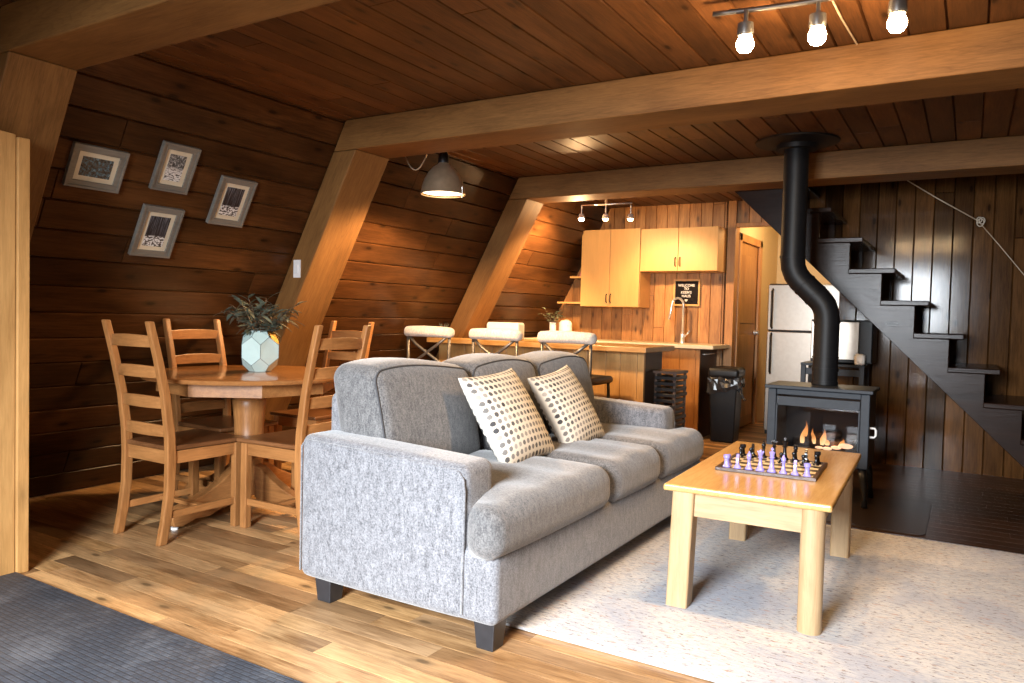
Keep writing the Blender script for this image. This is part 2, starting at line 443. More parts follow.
# ------------------------------------------------------------------ planked surfaces
def planks(name, O, U, V, Nn, ulen, vlen, width, mat, lmin=1.2, lmax=2.6, groove=.006, depth=.012, seed=1, ustart=0.0, clip=None):
    """boards laid along U, stacked along V, faces towards Nn; one mesh"""
    rnd = random.Random(seed); O, U, V, Nn = map(Vector, (O,U,V,Nn))
    verts, faces, uvs, tint = [], [], [], []
    def quad(ps, uvq, t):
        i = len(verts); verts.extend(ps); faces.append((i,i+1,i+2,i+3)); uvs.extend(uvq); tint.append(t)
    nrow = int(math.ceil(vlen/width))
    for r in range(nrow):
        v0, v1 = r*width, min((r+1)*width, vlen)
        u = ustart - rnd.random()*lmax; row = rnd.random()
        while u < ulen:
            L = lmin+rnd.random()*(lmax-lmin); a, b2 = max(u,ustart), min(u+L, ulen); u += L
            if b2-a < .01: continue
            t = rnd.random(); g = groove
            ov = rnd.random()*50
            def P(uu, vv, d): return O+U*uu+V*vv-Nn*d
            outer = [(a,v0),(b2,v0),(b2,v1),(a,v1)]; ge = g*.5
            inner = [(a+ge,v0+g),(b2-ge,v0+g),(b2-ge,v1-g),(a+ge,v1-g)]
            U2 = lambda q: [(x+ov, y) for x, y in q]
            quad([P(*q,0) for q in inner], U2(inner), t)
            for i in range(4):
                j = (i+1)%4
                q = [outer[i], outer[j], inner[j], inner[i]]
                quad([P(*outer[i],depth),P(*outer[j],depth),P(*inner[j],0),P(*inner[i],0)], U2(q), t)
    # backing
    bk = [(ustart,0),(ulen,0),(ulen,vlen),(ustart,vlen)]
    quad([O+U*x+V*y-Nn*(depth) for x,y in bk], bk, .0)
    quad([O+U*x+V*y-Nn*(depth+.03) for x,y in bk], bk, .0)
    me = bpy.data.meshes.new(name); me.from_pydata([tuple(v) for v in verts], [], faces)
    uvl = me.uv_layers.new(name='UVMap')
    uvl.data.foreach_set('uv', [c for p in uvs for c in p])
    at = me.attributes.new('tint', 'FLOAT', 'FACE'); at.data.foreach_set('value', tint)
    me.materials.append(mat)
    # orient faces to Nn
    if me.polygons and me.polygons[0].normal.dot(Nn) < 0: me.flip_normals()
    o = bpy.data.objects.new(name, me); C.objects.link(o); return o

CZ = 2.295
SL = (.4696,0,.8829); SN = (.8829,0,-.4696)
wx = lambda z: -4.57 + z/1.88
WX = 4.0
# floor
f = struct(planks('floor', (-4.75,-1.55,0), (1,0,0), (0,1,0), (0,0,1), 8.5, 11.0, .092, M['floor'], .35, 1.3, .0009, .004, 3))
# wall_left : slope
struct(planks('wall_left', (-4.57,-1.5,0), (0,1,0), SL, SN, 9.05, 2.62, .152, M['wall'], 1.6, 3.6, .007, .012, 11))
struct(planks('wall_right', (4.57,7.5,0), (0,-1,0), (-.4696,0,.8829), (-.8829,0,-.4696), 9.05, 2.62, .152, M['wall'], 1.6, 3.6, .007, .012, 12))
# ceiling : boards along Y
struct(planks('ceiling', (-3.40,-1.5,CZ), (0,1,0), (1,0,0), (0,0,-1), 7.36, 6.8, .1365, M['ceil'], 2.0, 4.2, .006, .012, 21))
struct(planks('ceiling', (-3.40,5.86,CZ), (0,1,0), (1,0,0), (0,0,-1), 2.9, 1.45, .1365, M['ceil'], 2.0, 4.2, .006, .012, 22))
struct(planks('ceiling', (-1.95,6.72,CZ), (0,1,0), (1,0,0), (0,0,-1), 2.04, 5.35, .1365, M['ceil'], 2.0, 4.2, .006, .012, 22))
# rear wall behind the stairs (vertical boards)
struct(planks('wall_back', (-.93,6.68,0), (0,0,1), (1,0,0), (0,-1,0), 4.2, 4.6, .131, M['rear'], 2.6, 4.5, .006, .012, 31))
struct(planks('wall_back', (-1.323,6.68,1.80), (0,0,1), (1,0,0), (0,-1,0), 2.4, .393, .131, M['rear'], 2.6, 4.5, .006, .012, 33))
# kitchen rear wall
struct(planks('wall_kitchen', (-4.6,7.5,0), (0,0,1), (1,0,0), (0,-1,0), 2.45, 2.50, .118, M['kitchen_boards'], 2.6, 4.5, .004, .010, 37))
struct(planks('wall_header', (-2.0,7.5,2.05), (0,0,1), (1,0,0), (0,-1,0), .40, 1.1, .118, M['kitchen_boards'], 2.6, 4.5, .004, .010, 38))
# front wall (behind the camera) round the glazed door, in plain boards
def wallbox(name, b, m='wallpaint'): return struct(finish(name, B(b), M[m]))
WY = -1.4; WINX = (-1.75,-.35); WINZ = (.80,2.2)
wf = bmesh.new()
box(wf, *box2(-4.6,WINX[0],WY-.08,WY,0,CZ)); box(wf, *box2(WINX[1],4.6,WY-.08,WY,0,CZ))
box(wf, *box2(WINX[0],WINX[1],WY-.08,WY,WINZ[1],CZ)); box(wf, *box2(WINX[0],WINX[1],WY-.08,WY,-.02,WINZ[0]))
struct(finish('wall_front', wf, M['ceil'] if False else M['dark_wood']))
wfm = bmesh.new()
for x in (WINX[0]+.03, sum(WINX)/2, WINX[1]-.03): box(wfm, (x,WY-.03,1.5),(.06,.06,1.36))
for z in (.83,2.17): box(wfm, (sum(WINX)/2,WY-.03,z),(1.45,.06,.06))
struct(finish('window_1', wfm, M['oak_z'], bevel=.003))
# walls closing the hall, the stairwell and the upper floor
struct(finish('wall_hall', B(box2(-3.4,-.3,9.35,9.42,0,CZ)), M['wallpaint']))
struct(finish('wall_hall', B(box2(-.93,-.87,6.70,9.35,0,CZ)), M['wallpaint']))
struct(finish('wall_stairwell', B(box2(-1.98,3.6,5.80,5.86,CZ,4.2), box2(-1.98,-1.95,5.86,6.7,CZ,4.2), box2(3.4,3.5,5.86,6.7,CZ-.3,4.2)), M['dark_wood']))
struct(finish('wall_stairwell', B(box2(-1.98,-.93,6.70,6.74,CZ+.02,4.2)), M['dark_wood']))
struct(finish('ceiling_stairwell', B(box2(-1.98,3.5,5.8,6.74,4.2,4.25)), M['dark_wood']))

# hearth area: flush darker boards, shade of this corner also put into their colour
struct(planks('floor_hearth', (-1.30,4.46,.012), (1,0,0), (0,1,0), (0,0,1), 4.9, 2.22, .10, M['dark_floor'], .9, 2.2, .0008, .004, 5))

# beams and rafters
def beam(n, y0, y1, x0=-3.43):
    z0 = 2.11
    poly = [(wx(z0)+.012, z0), (3.44, z0), (3.36, CZ-.002), (wx(CZ)+.012, CZ-.002)]
    return struct(finish(n, Pr(poly, 1, y0, y1), M['oak_x'], bevel=.006))
def rafter(n, y0, y1, side=-1):
    d = .165 if y0 < 2 else .19; zt = 2.108
    poly = [(wx(0)+.012,0),(wx(0)+.012+d,0),(wx(zt)+.012+d,zt),(wx(zt)+.012,zt)]
    if side > 0: poly = [(-u,v) for u,v in poly]
    # local frame so the grain runs up the slope
    bm = Pr(poly, 1, y0, y1)
    ang = math.atan2(SL[0], SL[2])
    rot = Matrix.Rotation(-ang*(-side) if side<0 else ang, 4, 'Y')
    o = finish(n, bm, M['oak_z'], bevel=.006)
    mt = Matrix.Rotation(ang if side<0 else -ang, 4, 'Y')
    o.data.transform(mt.inverted()); o.matrix_world = mt
    return struct(o)
for k, (a, b) in enumerate(((1.53,1.80),(3.465,3.775),(5.545,5.84))):
    beam('beam', a, b); rafter('rafter', a, b); rafter('rafter', a, b, 1)

# left partition
pr = bmesh.new()
for i in range(5):
    y1 = 1.585-i*.19; y0 = y1-.188
    hexa(pr, [(-3.358,y0,0),(-3.33,y0,0),(-3.33,y1,0),(-3.358,y1,0)], [(-3.358,y0,1.815),(-3.33,y0,1.815),(-3.33,y1,1.80),(-3.358,y1,1.80)])
p = struct(finish('wall_partition', pr, M['panel'], bevel=.003))
struct(finish('trim_1', B(box2(-3.366,-3.318,1.587,1.634,0,1.79)), M['panel'], bevel=.004))

# ------------------------------------------------------------------ mats and rug
tag(finish('floor_mat', move(rbox((1.45,.83,.006),.0055,(20,12,1)),(0,0,0)), M['mat'], smooth=True, loc=(-1.87,.755,.0075)),
    'charcoal textured rubber mat on the floor in the left foreground', 'mat')
tag(finish('area_rug', rbox((1.55,1.07,.006),.0055,(30,20,1)), M['rug'], smooth=True, loc=(-.10,3.375,.0075), rot=(0,0,R(.3))),
    'pale distressed rug with blue and rust flecks under the coffee table', 'rug')
hp = bmesh.new()
hp2 = rbox((.34,.19,.004),.0035,(2,2,1)); hp2.free(); hp.free()
def rrect(hx, hy, r, n=6):
    out = []
    for cx, cy, a0 in ((hx-r,hy-r,0),(-hx+r,hy-r,90),(-hx+r,-hy+r,180),(hx-r,-hy+r,270)):
        for i in range(n+1): a = R(a0+90*i/n); out.append((cx+r*math.cos(a), cy+r*math.sin(a)))
    return out
tag(finish('hearth_pad', Pr(rrect(.62,.42,.05), 2, 0, .004), plain('dark hearth pad', (.030,.017,.010), .35), loc=(-.78,4.93,.0125), bevel=.002),
    'thin dark rounded pad lying on the floor under the stove', 'hearth pad')

# ------------------------------------------------------------------ sofa (long axis along Y, seat faces +X)
SX, SY = -1.28, 2.05      # front of the seat rail, near end
sofa = thing('sofa', 'grey three seat chenille sofa with black block feet on the plank floor', 'sofa', (-1.73,3.15,0))
def sp(bm, c): return move(bm, (c[0]+1.73, c[1]-3.15, c[2]))
SB = .095
# arms
for (y0,y1,ax) in ((2.05,2.235,0),(4.045,4.23,-.035)):
    def armfn(o, w, h):
        o = o.copy()
        # top slopes gently down to the front
        if w.z > 0: o.z -= .015*(w.x/h.x)
        return o
    bm = rbox((.385,(y1-y0)/2,.268),.035,(10,4,8),(0.006,.004,.006), armfn)
    finish('arm', sp(bm, (-1.795+ax,(y0+y1)/2,SB+.268)), M['sofa'], sofa, smooth=True)
    ys = y0-.001 if y0 < 3 else y1+.001
    yo = y0+.006 if y0<3 else y1-.006
    pts = []
    for (x,z,r) in ((-2.172,.60,0),(-1.44,.585,0)):
        pts.append((x,z))
    loop = [(-2.17,.12),(-2.172,.60),(-2.15,.626),(-1.47,.601),(-1.435,.592),(-1.418,.569),(-1.412,.53),(-1.412,.12)]
    finish('welt', sp(T([(x+ax,yo-.004 if y0<3 else yo+.004,z) for x,z in loop],.0045,6),(0,0,0)), M['sofa'], sofa, smooth=True)
# base rail
finish('base', sp(rbox((.445,1.095,.125),.03,(6,16,4),(.004,0,0)), (-1.73,3.15,SB+.125)), M['sofa'], sofa, smooth=True)
# back frame
finish('back_frame', sp(rbox((.075,.93,.34),.035,(3,14,6),(.01,0,.005)), (-2.13,3.15,SB+.36)), M['sofa'], sofa, smooth=True)
# seat cushions
for (y0,y1,x0,kind) in ((1.995,2.93,-1.93,0),(2.935,3.52,-1.93,1),(3.525,4.215,-1.93,2)):
    hy = (y1-y0)/2; xf = -1.255; hx = (xf-x0)/2; cy = (y0+y1)/2
    def cf(o, w, h, kind=kind, hy=hy):
        o = o.copy()
        # T shape: behind the arm front the cushion is narrower
        t = max(0,min(1,(.235-w.x)/.05)); t = t*t*(3-2*t)
        if kind == 0 and w.y < 0: o.y += .165*t*(-w.y/h.y)**2
        if kind == 2 and w.y > 0: o.y -= .165*t*(w.y/h.y)**2
        o.z += .006*math.sin(o.y*23+kind)*max(0,w.z/h.z)
        # crown the front nose
        return o
    bm = rbox((hx,hy,.088),.065,(12,14,3),(.012,.0,.022), cf, arc=6)
    finish('seat_cushion', sp(bm, ((x0+xf)/2,cy,.412)), M['sofa_cushion'], sofa, smooth=True)
# back cushions
random.seed(5)
for i, (y0,y1,zt) in enumerate(((2.19,2.86,.905),(2.865,3.47,.90),(3.475,4.09,.895))):
    hy = (y1-y0)/2; cy = (y0+y1)/2; hz = (zt-.475)/2
    def bf(o, w, h, i=i):
        o = o.copy()
        o.x -= .095*((w.z+h.z)/(2*h.z))            # lean back
        o.z += .014*math.cos(w.y/h.y*2.2+(.9,0,-.5)[i])*max(0,w.z/h.z) - .012*(w.y/h.y)**4*max(0,w.z/h.z)
        o.x += .008*math.sin(w.y*11+i*2)*(1-(w.z/h.z)**2)
        return o
    bm = rbox((.12,hy,hz),.06,(4,12,10),(.038,.0,.012), bf, arc=5)
    bc = finish('back_cushion', sp(bm, (-1.975,cy,.475+hz)), M['sofa_cushion'], sofa, smooth=True)
    # welt round the front face
    pts = []
    h = Vector((.12,hy,hz)); r = .06
    for (u,v) in rrect(hy-.0176, hz-.0176, .045, 8):
        w = Vector((.12-.0176+.003,u*1.004,v*1.004))
        e = [max(0,1-(w[q]/h[q])**2) for q in range(3)]
        o = bf(w, w, h)
        o.x += (w.x/h.x)*.038*(e[1]*e[2])**.6; o.z += (w.z/h.z)*.012*(e[0]*e[1])**.6
        pts.append(o)
    dense2 = []
    loop_ = [(u,v) for (u,v) in rrect(hy-.0176, hz-.0176, .045, 8)]
    for (a,b_) in zip(loop_, loop_[1:]+loop_[:1]):
        n = max(1,int(math.hypot(b_[0]-a[0],b_[1]-a[1])/.03))
        for k in range(n):
            u = a[0]+(b_[0]-a[0])*k/n; v = a[1]+(b_[1]-a[1])*k/n
            w = Vector((.12-.0176+.003,u*1.004,v*1.004)); e = [max(0,1-(w[q]/h[q])**2) for q in range(3)]
            o = bf(w, w, h); o.x += (w.x/h.x)*.038*(e[1]*e[2])**.6; o.z += (w.z/h.z)*.012*(e[0]*e[1])**.6
            dense2.append(o)
    w_ = T([(q.x+.001,q.y,q.z) for q in dense2], .0038, 6, closed=True)
    finish('piping', sp(w_, (-1.975,cy,.475+hz)), M['welt'], bc, smooth=True)
def foot(bm, x, y):
    a, b = .042, .033
    hexa(bm, [(x-b,y-b,0),(x+b,y-b,0),(x+b,y+b,0),(x-b,y+b,0)], [(x-a,y-a,SB+.012),(x+a,y-a,SB+.012),(x+a,y+a,SB+.012),(x-a,y+a,SB+.012)])
for x, y in ((-1.345,2.125),(-2.085,2.125),(-1.345,4.175),(-2.085,4.175)):
    bm = bmesh.new(); foot(bm, x, y); finish('leg', sp(bm,(0,0,.0) if x<-1.5 or True else 0), M['sofa_leg'], sofa, bevel=.003)

# throw pillows
def pillow(size, th):
    n = 22; bm = bmesh.new(); uvl = bm.loops.layers.uv.new('UVMap')
    def S(u, v, s):
        e = ((1-u*u)*(1-v*v)); z = s*th*max(0,e)**.42
        x = u*size*(1-.075*(1-v*v)); y = v*size*(1-.075*(1-u*u))
        return Vector((x, y, z))
    def row(s):
        g = []
        for i in range(n+1):
            r = []
            for j in range(n+1):
                u = math.sin((i/n*2-1)*math.pi/2); v = math.sin((j/n*2-1)*math.pi/2)
                r.append((S(u,v,s),(u*.5+.5,v*.5+.5)))
            g.append(r)
        return g
    edge = {}
    for s in (1,-1):
        g = row(s); V = [[None]*(n+1) for _ in range(n+1)]
        for i in range(n+1):
            for j in range(n+1):
                bd = i in (0,n) or j in (0,n)
                if bd and (i,j) in edge: V[i][j] = edge[(i,j)]
                else:
                    V[i][j] = bm.verts.new(g[i][j][0])
                    if bd: edge[(i,j)] = V[i][j]
        for i in range(n):
            for j in range(n):
                q = [(i,j),(i+1,j),(i+1,j+1),(i,j+1)]
                if s < 0: q = q[::-1]
                f = bm.faces.new([V[a][b] for a,b in q])
                for l,(a,b) in zip(f.loops,q): l[uvl].uv = g[a][b][1]
    return bm
def place_pillow(label, bl, br, tl, size):
    bl, br, tl = map(Vector, (bl,br,tl))
    d1 = (br-bl).normalized(); d2 = (tl-bl).normalized()
    e1 = (d1+d2).normalized(); e2 = (d1-d2).normalized(); X = (e1+e2)/math.sqrt(2); Y = (e1-e2)/math.sqrt(2); Z = X.cross(Y)
    cen = bl + (br-bl)/2 + (tl-bl)/2
    o = finish('throw_pillow', pillow(size,.075), M['dots'], smooth=True)
    m = Matrix((X,Y,Z)).transposed().to_4x4(); m.translation = cen
    o.matrix_world = m
    return tag(o, label, 'pillow', 'dotted throw pillows on the sofa')
place_pillow('cream dotted throw pillow at the middle of the sofa, nearer the camera', (-1.60,2.645,.510),(-1.585,3.03,.49),(-1.82,2.575,.862), .222)
place_pillow('cream dotted throw pillow leaning behind the nearer one, towards the far arm', (-1.62,3.235,.505),(-1.59,3.62,.485),(-1.82,3.12,.838), .213)

# ------------------------------------------------------------------ coffee table
ct = thing('coffee_table', 'low pine coffee table with thick legs standing on the pale rug', 'coffee table', (-.707,3.415,.0), R(2.2))
finish('tabletop', B(((-.004,0,.475),(.605,1.24,.026))), M['top_x'], ct, bevel=.008, seg=3)
for sx in (-1,1):
    for sy in (-1,1):
        rd = .040 if (sx > 0 and sy < 0) else .010
        bm = Pr(rrect(.042, .042, rd, 6), 2, .013, .4625)
        for v in bm.verts: v.co.x += (-.014 if sx<0 else .0)*((.45-v.co.z)/.45)
        finish('leg', move(bm, (sx*.232, -.565 if sy<0 else .475, 0)), M['pine_z'], ct, smooth='auto')
finish('apron', B(((0,-.575,.415),(.40,.024,.092))), M['pine_x'], ct, bevel=.002)
finish('apron', B(((0,.485,.415),(.40,.024,.092))), M['pine_x'], ct, bevel=.002)
finish('apron', B(((.238,-.045,.415),(.024,.96,.092))), M['pine_y'], ct, bevel=.002)
finish('apron', B(((-.238,-.045,.415),(.024,.96,.092))), M['pine_y'], ct, bevel=.002)

# chess board and pieces
cz = .4885
cb = thing('chess_board', 'square wooden chess board with dark border on the coffee table', 'chess board', (-.71,3.38,cz), R(2.5))
finish('frame', B(((0,-.192,.007),(.40,.016,.014)),((0,.192,.007),(.40,.016,.014)),((-.192,0,.007),(.016,.368,.014)),((.192,0,.007),(.016,.368,.014))), M['dark_wood'], cb, bevel=.0015)
def chk():
    m, nt, b = newmat('chequered squares'); b.inputs['Roughness'].default_value = .35
    tc = nt.nodes.new('ShaderNodeTexCoord').outputs['Object']
    c = nt.nodes.new('ShaderNodeTexChecker'); c.inputs['Scale'].default_value = 1/.046
    c.inputs['Color1'].default_value = (.78,.66,.45,1); c.inputs['Color2'].default_value = (.03,.018,.012,1)
    nt.links.new(mapping(nt, tc, (1,1,.001)), c.inputs['Vector']); nt.links.new(c.outputs[0], b.inputs['Base Color']); return m
finish('squares', B(((0,0,.0055),(.368,.368,.011))), chk(), cb)
PROF = {
 'pawn':  [(.0135,0),(.0135,.004),(.010,.008),(.006,.018),(.005,.026),(.009,.029),(.005,.031),(.008,.036),(.009,.041),(.007,.046),(.001,.049)],
 'rook':  [(.016,0),(.016,.005),(.011,.010),(.009,.030),(.010,.036),(.014,.039),(.014,.052),(.010,.052),(.010,.046),(.001,.046)],
 'bishop':[(.016,0),(.016,.005),(.010,.011),(.006,.030),(.006,.042),(.011,.045),(.006,.048),(.010,.055),(.009,.063),(.003,.071),(.004,.074),(.001,.077)],
 'queen': [(.018,0),(.018,.006),(.012,.012),(.007,.034),(.006,.052),(.012,.056),(.007,.059),(.009,.068),(.014,.079),(.010,.079),(.005,.082),(.004,.087),(.001,.089)],
 'king':  [(.018,0),(.018,.006),(.012,.012),(.008,.034),(.007,.056),(.013,.060),(.008,.063),(.010,.075),(.013,.083),(.004,.087),(.001,.087)],
}
def piece_bm(kind):
    if kind == 'knight':
        bm = Lt([(.016,0),(.016,.005),(.011,.010),(.009,.016),(.001,.017)], 16)
        poly = [(-.010,.014),(.010,.014),(.008,.026),(.004,.032),(.011,.034),(.016,.038),(.015,.045),(.008,.052),(.002,.060),(-.002,.055),(-.009,.048),(-.012,.034)]
        prism(bm, poly, 0, -.0055, .0055); return bm
    bm = Lt(PROF[kind], 16)
    if kind == 'king':
        box(bm, (0,0,.094),(.004,.004,.016)); box(bm, (0,0,.096),(.012,.004,.004))
    if kind == 'queen':
        for k in range(8): box(bm, (.012*math.cos(k*.785),.012*math.sin(k*.785),.080),(.003,.003,.005))
    return bm
ORDER = ['rook','knight','bishop','queen','king','bishop','knight','rook']
FILE = ['left corner','second from the left corner','third from the left','fourth from the left','fifth from the left','sixth from the left','second from the right corner','right corner']
protos = {}
def chess_piece(kind, col, fi, rank, place):
    x = (fi-3.5)*.046; y = (rank-3.5)*.046
    a = R(2.5); X = -.71 + x*math.cos(a)-y*math.sin(a); Y = 3.38 + x*math.sin(a)+y*math.cos(a)
    key = (kind,col)
    mat = M['lilac' if col == 'lilac' else 'jet']
    if key not in protos:
        o = finish('chess_'+kind, piece_bm(kind), mat, smooth='auto'); protos[key] = o
    else: o = protos[key].copy(); C.objects.link(o)
    o.location = (X, Y, cz+.0112); o.rotation_euler = (0,0,a if col=='lilac' else a+math.pi)
    tag(o, f'{col} chess {kind} {place}', 'chess piece', f'{col} chess pieces on the board')
for i, k in enumerate(ORDER):
    chess_piece(k, 'lilac', i, 0, 'in the row nearest the camera, '+FILE[i])
    chess_piece(k, 'black', i, 7, 'in the far row by the stove, '+FILE[i])
chess_piece('pawn','lilac',0,1,'standing just behind the nearest left corner rook')
for i, rk in ((0,6),(1,6),(4,5),(5,6),(6,5),(7,6)):
    chess_piece('pawn','black',i,rk,'in front of the far row, '+FILE[i])

# ------------------------------------------------------------------ dining chairs
def make_chair(label, group):
    """faces +Y locally, back at y=0 ; width .37"""
    t = thing('dining_chair', label, 'chair', group=group)
    W = .172
    def post(sx):
        bm = bmesh.new()
        # curved rear post : (y, z) centre line
        prof = [(-.035,0,.044),(-.012,.12,.044),(.004,.25,.044),(.008,.40,.046),(.002,.52,.044),(-.022,.70,.040),(-.062,.88,.036),(-.106,1.05,.032)]
        x0, x1 = sx*W-.0165, sx*W+.0165
        rings = [[bm.verts.new(p) for p in ((x0,y-d/2,z),(x1,y-d/2,z),(x1,y+d/2,z),(x0,y+d/2,z))] for y,z,d in prof]
        for a,b in zip(rings,rings[1:]):
            for k in range(4): bm.faces.new((a[k],a[(k+1)%4],b[(k+1)%4],b[k]))
        bm.faces.new(rings[0][::-1]); bm.faces.new(rings[-1]); return bm
    for sx in (-1,1): finish('leg', post(sx), M['chair_z'], t, bevel=.006)
    for sx in (-1,1): finish('leg', B(((sx*.172,.385,.218),(.038,.042,.436))), M['chair_z'], t, bevel=.004)
    def slat(z, yc, h):
        bm = bmesh.new(); n = 8; top = []; pts = []
        for i in range(n+1):
            u = -1+2*i/n; x = u*(W-.012); y = yc-.020*(1-u*u)
            zt = z+h/2+.007*(1-u*u)
            pts.append([(x,y-.008,z-h/2),(x,y+.008,z-h/2),(x,y+.008,zt),(x,y-.008,zt)])
        rg = [[bm.verts.new(p) for p in q] for q in pts]
        for a,b in zip(rg,rg[1:]):
            for k in range(4): bm.faces.new((a[k],a[(k+1)%4],b[(k+1)%4],b[k]))
        bm.faces.new(rg[0][::-1]); bm.faces.new(rg[-1]); return bm
    for z, y in ((.955,-.078),(.81,-.043),(.665,-.017),(.53,.0)): finish('back_slat', slat(z,y,.052), M['chair_x'], t, bevel=.003)
    # seat with slightly dished top
    def sf(o, w, h):
        o = o.copy()
        if w.z > 0: o.z -= .006*(1-(w.x/h.x)**2)*(1-(w.y/h.y)**2)
        o.x *= 1+.06*(w.y/h.y); return o
    finish('seat', move(rbox((.192,.215,.011),.008,(8,8,1),(0,0,0),sf),(0,.212,.450)), M['chair_seat'], t, smooth=True)
    finish('seat_rail', B(((0,.388,.405),(.31,.02,.06))), M['chair_x'], t, bevel=.002)
    finish('seat_rail', B(((0,.012,.405),(.31,.02,.065))), M['chair_x'], t, bevel=.002)
    for sx in (-1,1):
        finish('seat_rail', B(((sx*.170,.20,.405),(.02,.35,.06))), M['chair_y'], t, bevel=.002)
        finish('stretcher', B(((sx*.172,.19,.135),(.018,.36,.034))), M['chair_y'], t, bevel=.002)
    finish('stretcher', B(((0,.20,.135),(.326,.034,.018))), M['chair_x'], t, bevel=.002)
    return t
G = 'ladder back chairs round the dining table'
cA = make_chair('ladder back wooden chair with its back to the camera, leftmost at the table', G)
cA.location = (-3.375,2.195,0); cA.rotation_euler = (0,0,R(0))
dup(cA, (-2.755,2.765,0), R(91), 'ladder back wooden chair standing against the sofa arm, seen side on', G)
dup(cA, (-3.90,2.89,0), R(-90), 'ladder back wooden chair beyond the table, against the dark left wall', G)
dup(cA, (-3.635,3.77,0), R(180), 'ladder back wooden chair on the far side, glimpsed through the side-on chair', G)

# ------------------------------------------------------------------ dining table
TX, TY = -3.40, 2.82
dt = thing('dining_table', 'round wooden pedestal dining table with carved feet beside the left wall', 'table', (TX,TY,0))
finish('tabletop', Lt([(.02,.742),(.535,.742),(.552,.747),(.556,.756),(.550,.766),(.53,.770),(.02,.770)], 72), M['table_top'], dt, smooth='auto')
ap = bmesh.new()
oct_ = [(.47*math.cos(R(12.5+45*k)), .47*math.sin(R(12.5+45*k))) for k in range(8)]
oci = [(.445*math.cos(R(12.5+45*k)), .445*math.sin(R(12.5+45*k))) for k in range(8)]
for k in range(8):
    j = (k+1)%8
    hexa(ap, [(*oct_[k],.675),(*oct_[j],.675),(*oci[j],.675),(*oci[k],.675)], [(*oct_[k],.742),(*oct_[j],.742),(*oci[j],.742),(*oci[k],.742)])
apo = finish('apron', ap, M['chair_x'], dt)
finish('column', Lt([(.09,.10),(.09,.17),(.078,.19),(.076,.28),(.084,.29),(.084,.305),(.077,.312),(.084,.32),(.084,.335),(.077,.342),(.084,.35),(.084,.365),(.078,.375),(.080,.50),(.088,.58),(.092,.615),(.086,.625),(.098,.635),(.098,.675),(.02,.675)], 40), M['chair_z'], dt, smooth='auto')
def tfoot(ang):
    poly = [(.05,.12),(.05,.27),(.12,.255),(.20,.20),(.30,.155),(.40,.125),(.48,.105),(.50,.06),(.49,.02),(.44,.012),(.36,.035),(.28,.03),(.20,.055),(.12,.06)]
    bm = Pr([(u,v) for u,v in poly], 1, -.03, .03)
    bmesh.ops.rotate(bm, verts=bm.verts, cent=(0,0,0), matrix=Matrix.Rotation(ang,3,'Z'))
    return bm
for a in (-88,2,92,182): 
    finish('foot', tfoot(R(a)), M['chair_y' if a in (-88,92) else 'chair_x'], dt, bevel=.006)
for a in (-88,2):
    finish('glide', Lt([(.018,0),(.018,.012)],14,(.465*math.cos(R(a)),.465*math.sin(R(a)),0)), M['white_plastic'], dt)

# vase: faceted
vx, vy = -3.395, 2.885
vs = thing('vase', 'pale mint faceted vase of dark leaves on the dining table', 'vase', (vx,vy,.7705), R(-40))
def facet_vase():
    bm = bmesh.new()
    def ring(r, z, off): return [bm.verts.new((r*math.cos(R(60*k+off)), r*math.sin(R(60*k+off)), z)) for k in range(6)]
    b0 = ring(.056,0,30); z0 = ring(.092,.036,30); a1 = ring(.112,.078,0); a2 = ring(.112,.152,0); z3 = ring(.092,.194,30); t = ring(.062,.228,30)
    bm.faces.new(b0[::-1])
    for k in range(6):
        j = (k+1)%6; i = (k-1)%6
        bm.faces.new((z0[k],a1[j],a2[j],z3[k],a2[k],a1[k]))
        bm.faces.new((a2[k],z3[k],t[k],t[i],z3[i]))
        bm.faces.new((a1[k],z0[i],b0[i],b0[k],z0[k]))
    return bm
finish('body', facet_vase(), M['vase'], vs, bevel=.002)
edges = bmesh.new()
bm = facet_vase(); bm.edges.ensure_lookup_table()
for e in bm.edges:
    a, b = e.verts[0].co, e.verts[1].co
    tube(edges, [a*1.001+Vector((0,0,.0005)),b*1.001+Vector((0,0,.0005))], .0013, 5)
bm.free()
finish('seam', edges, M['seam'], vs)
g1 = bmesh.new()
bm = facet_vase(); bm.faces.ensure_lookup_table()
for fi in bm.faces:
    c = fi.calc_center_median(); az = math.degrees(math.atan2(c.y,c.x)) % 360
    if .17 < c.z < .23 and abs(az-60) < 10:
        vv = [g1.verts.new(v.co*1.012+Vector((0,0,.001))) for v in fi.verts]; g1.faces.new(vv); break
bm.free()
finish('gilt_facet', g1, M['gold'], vs)

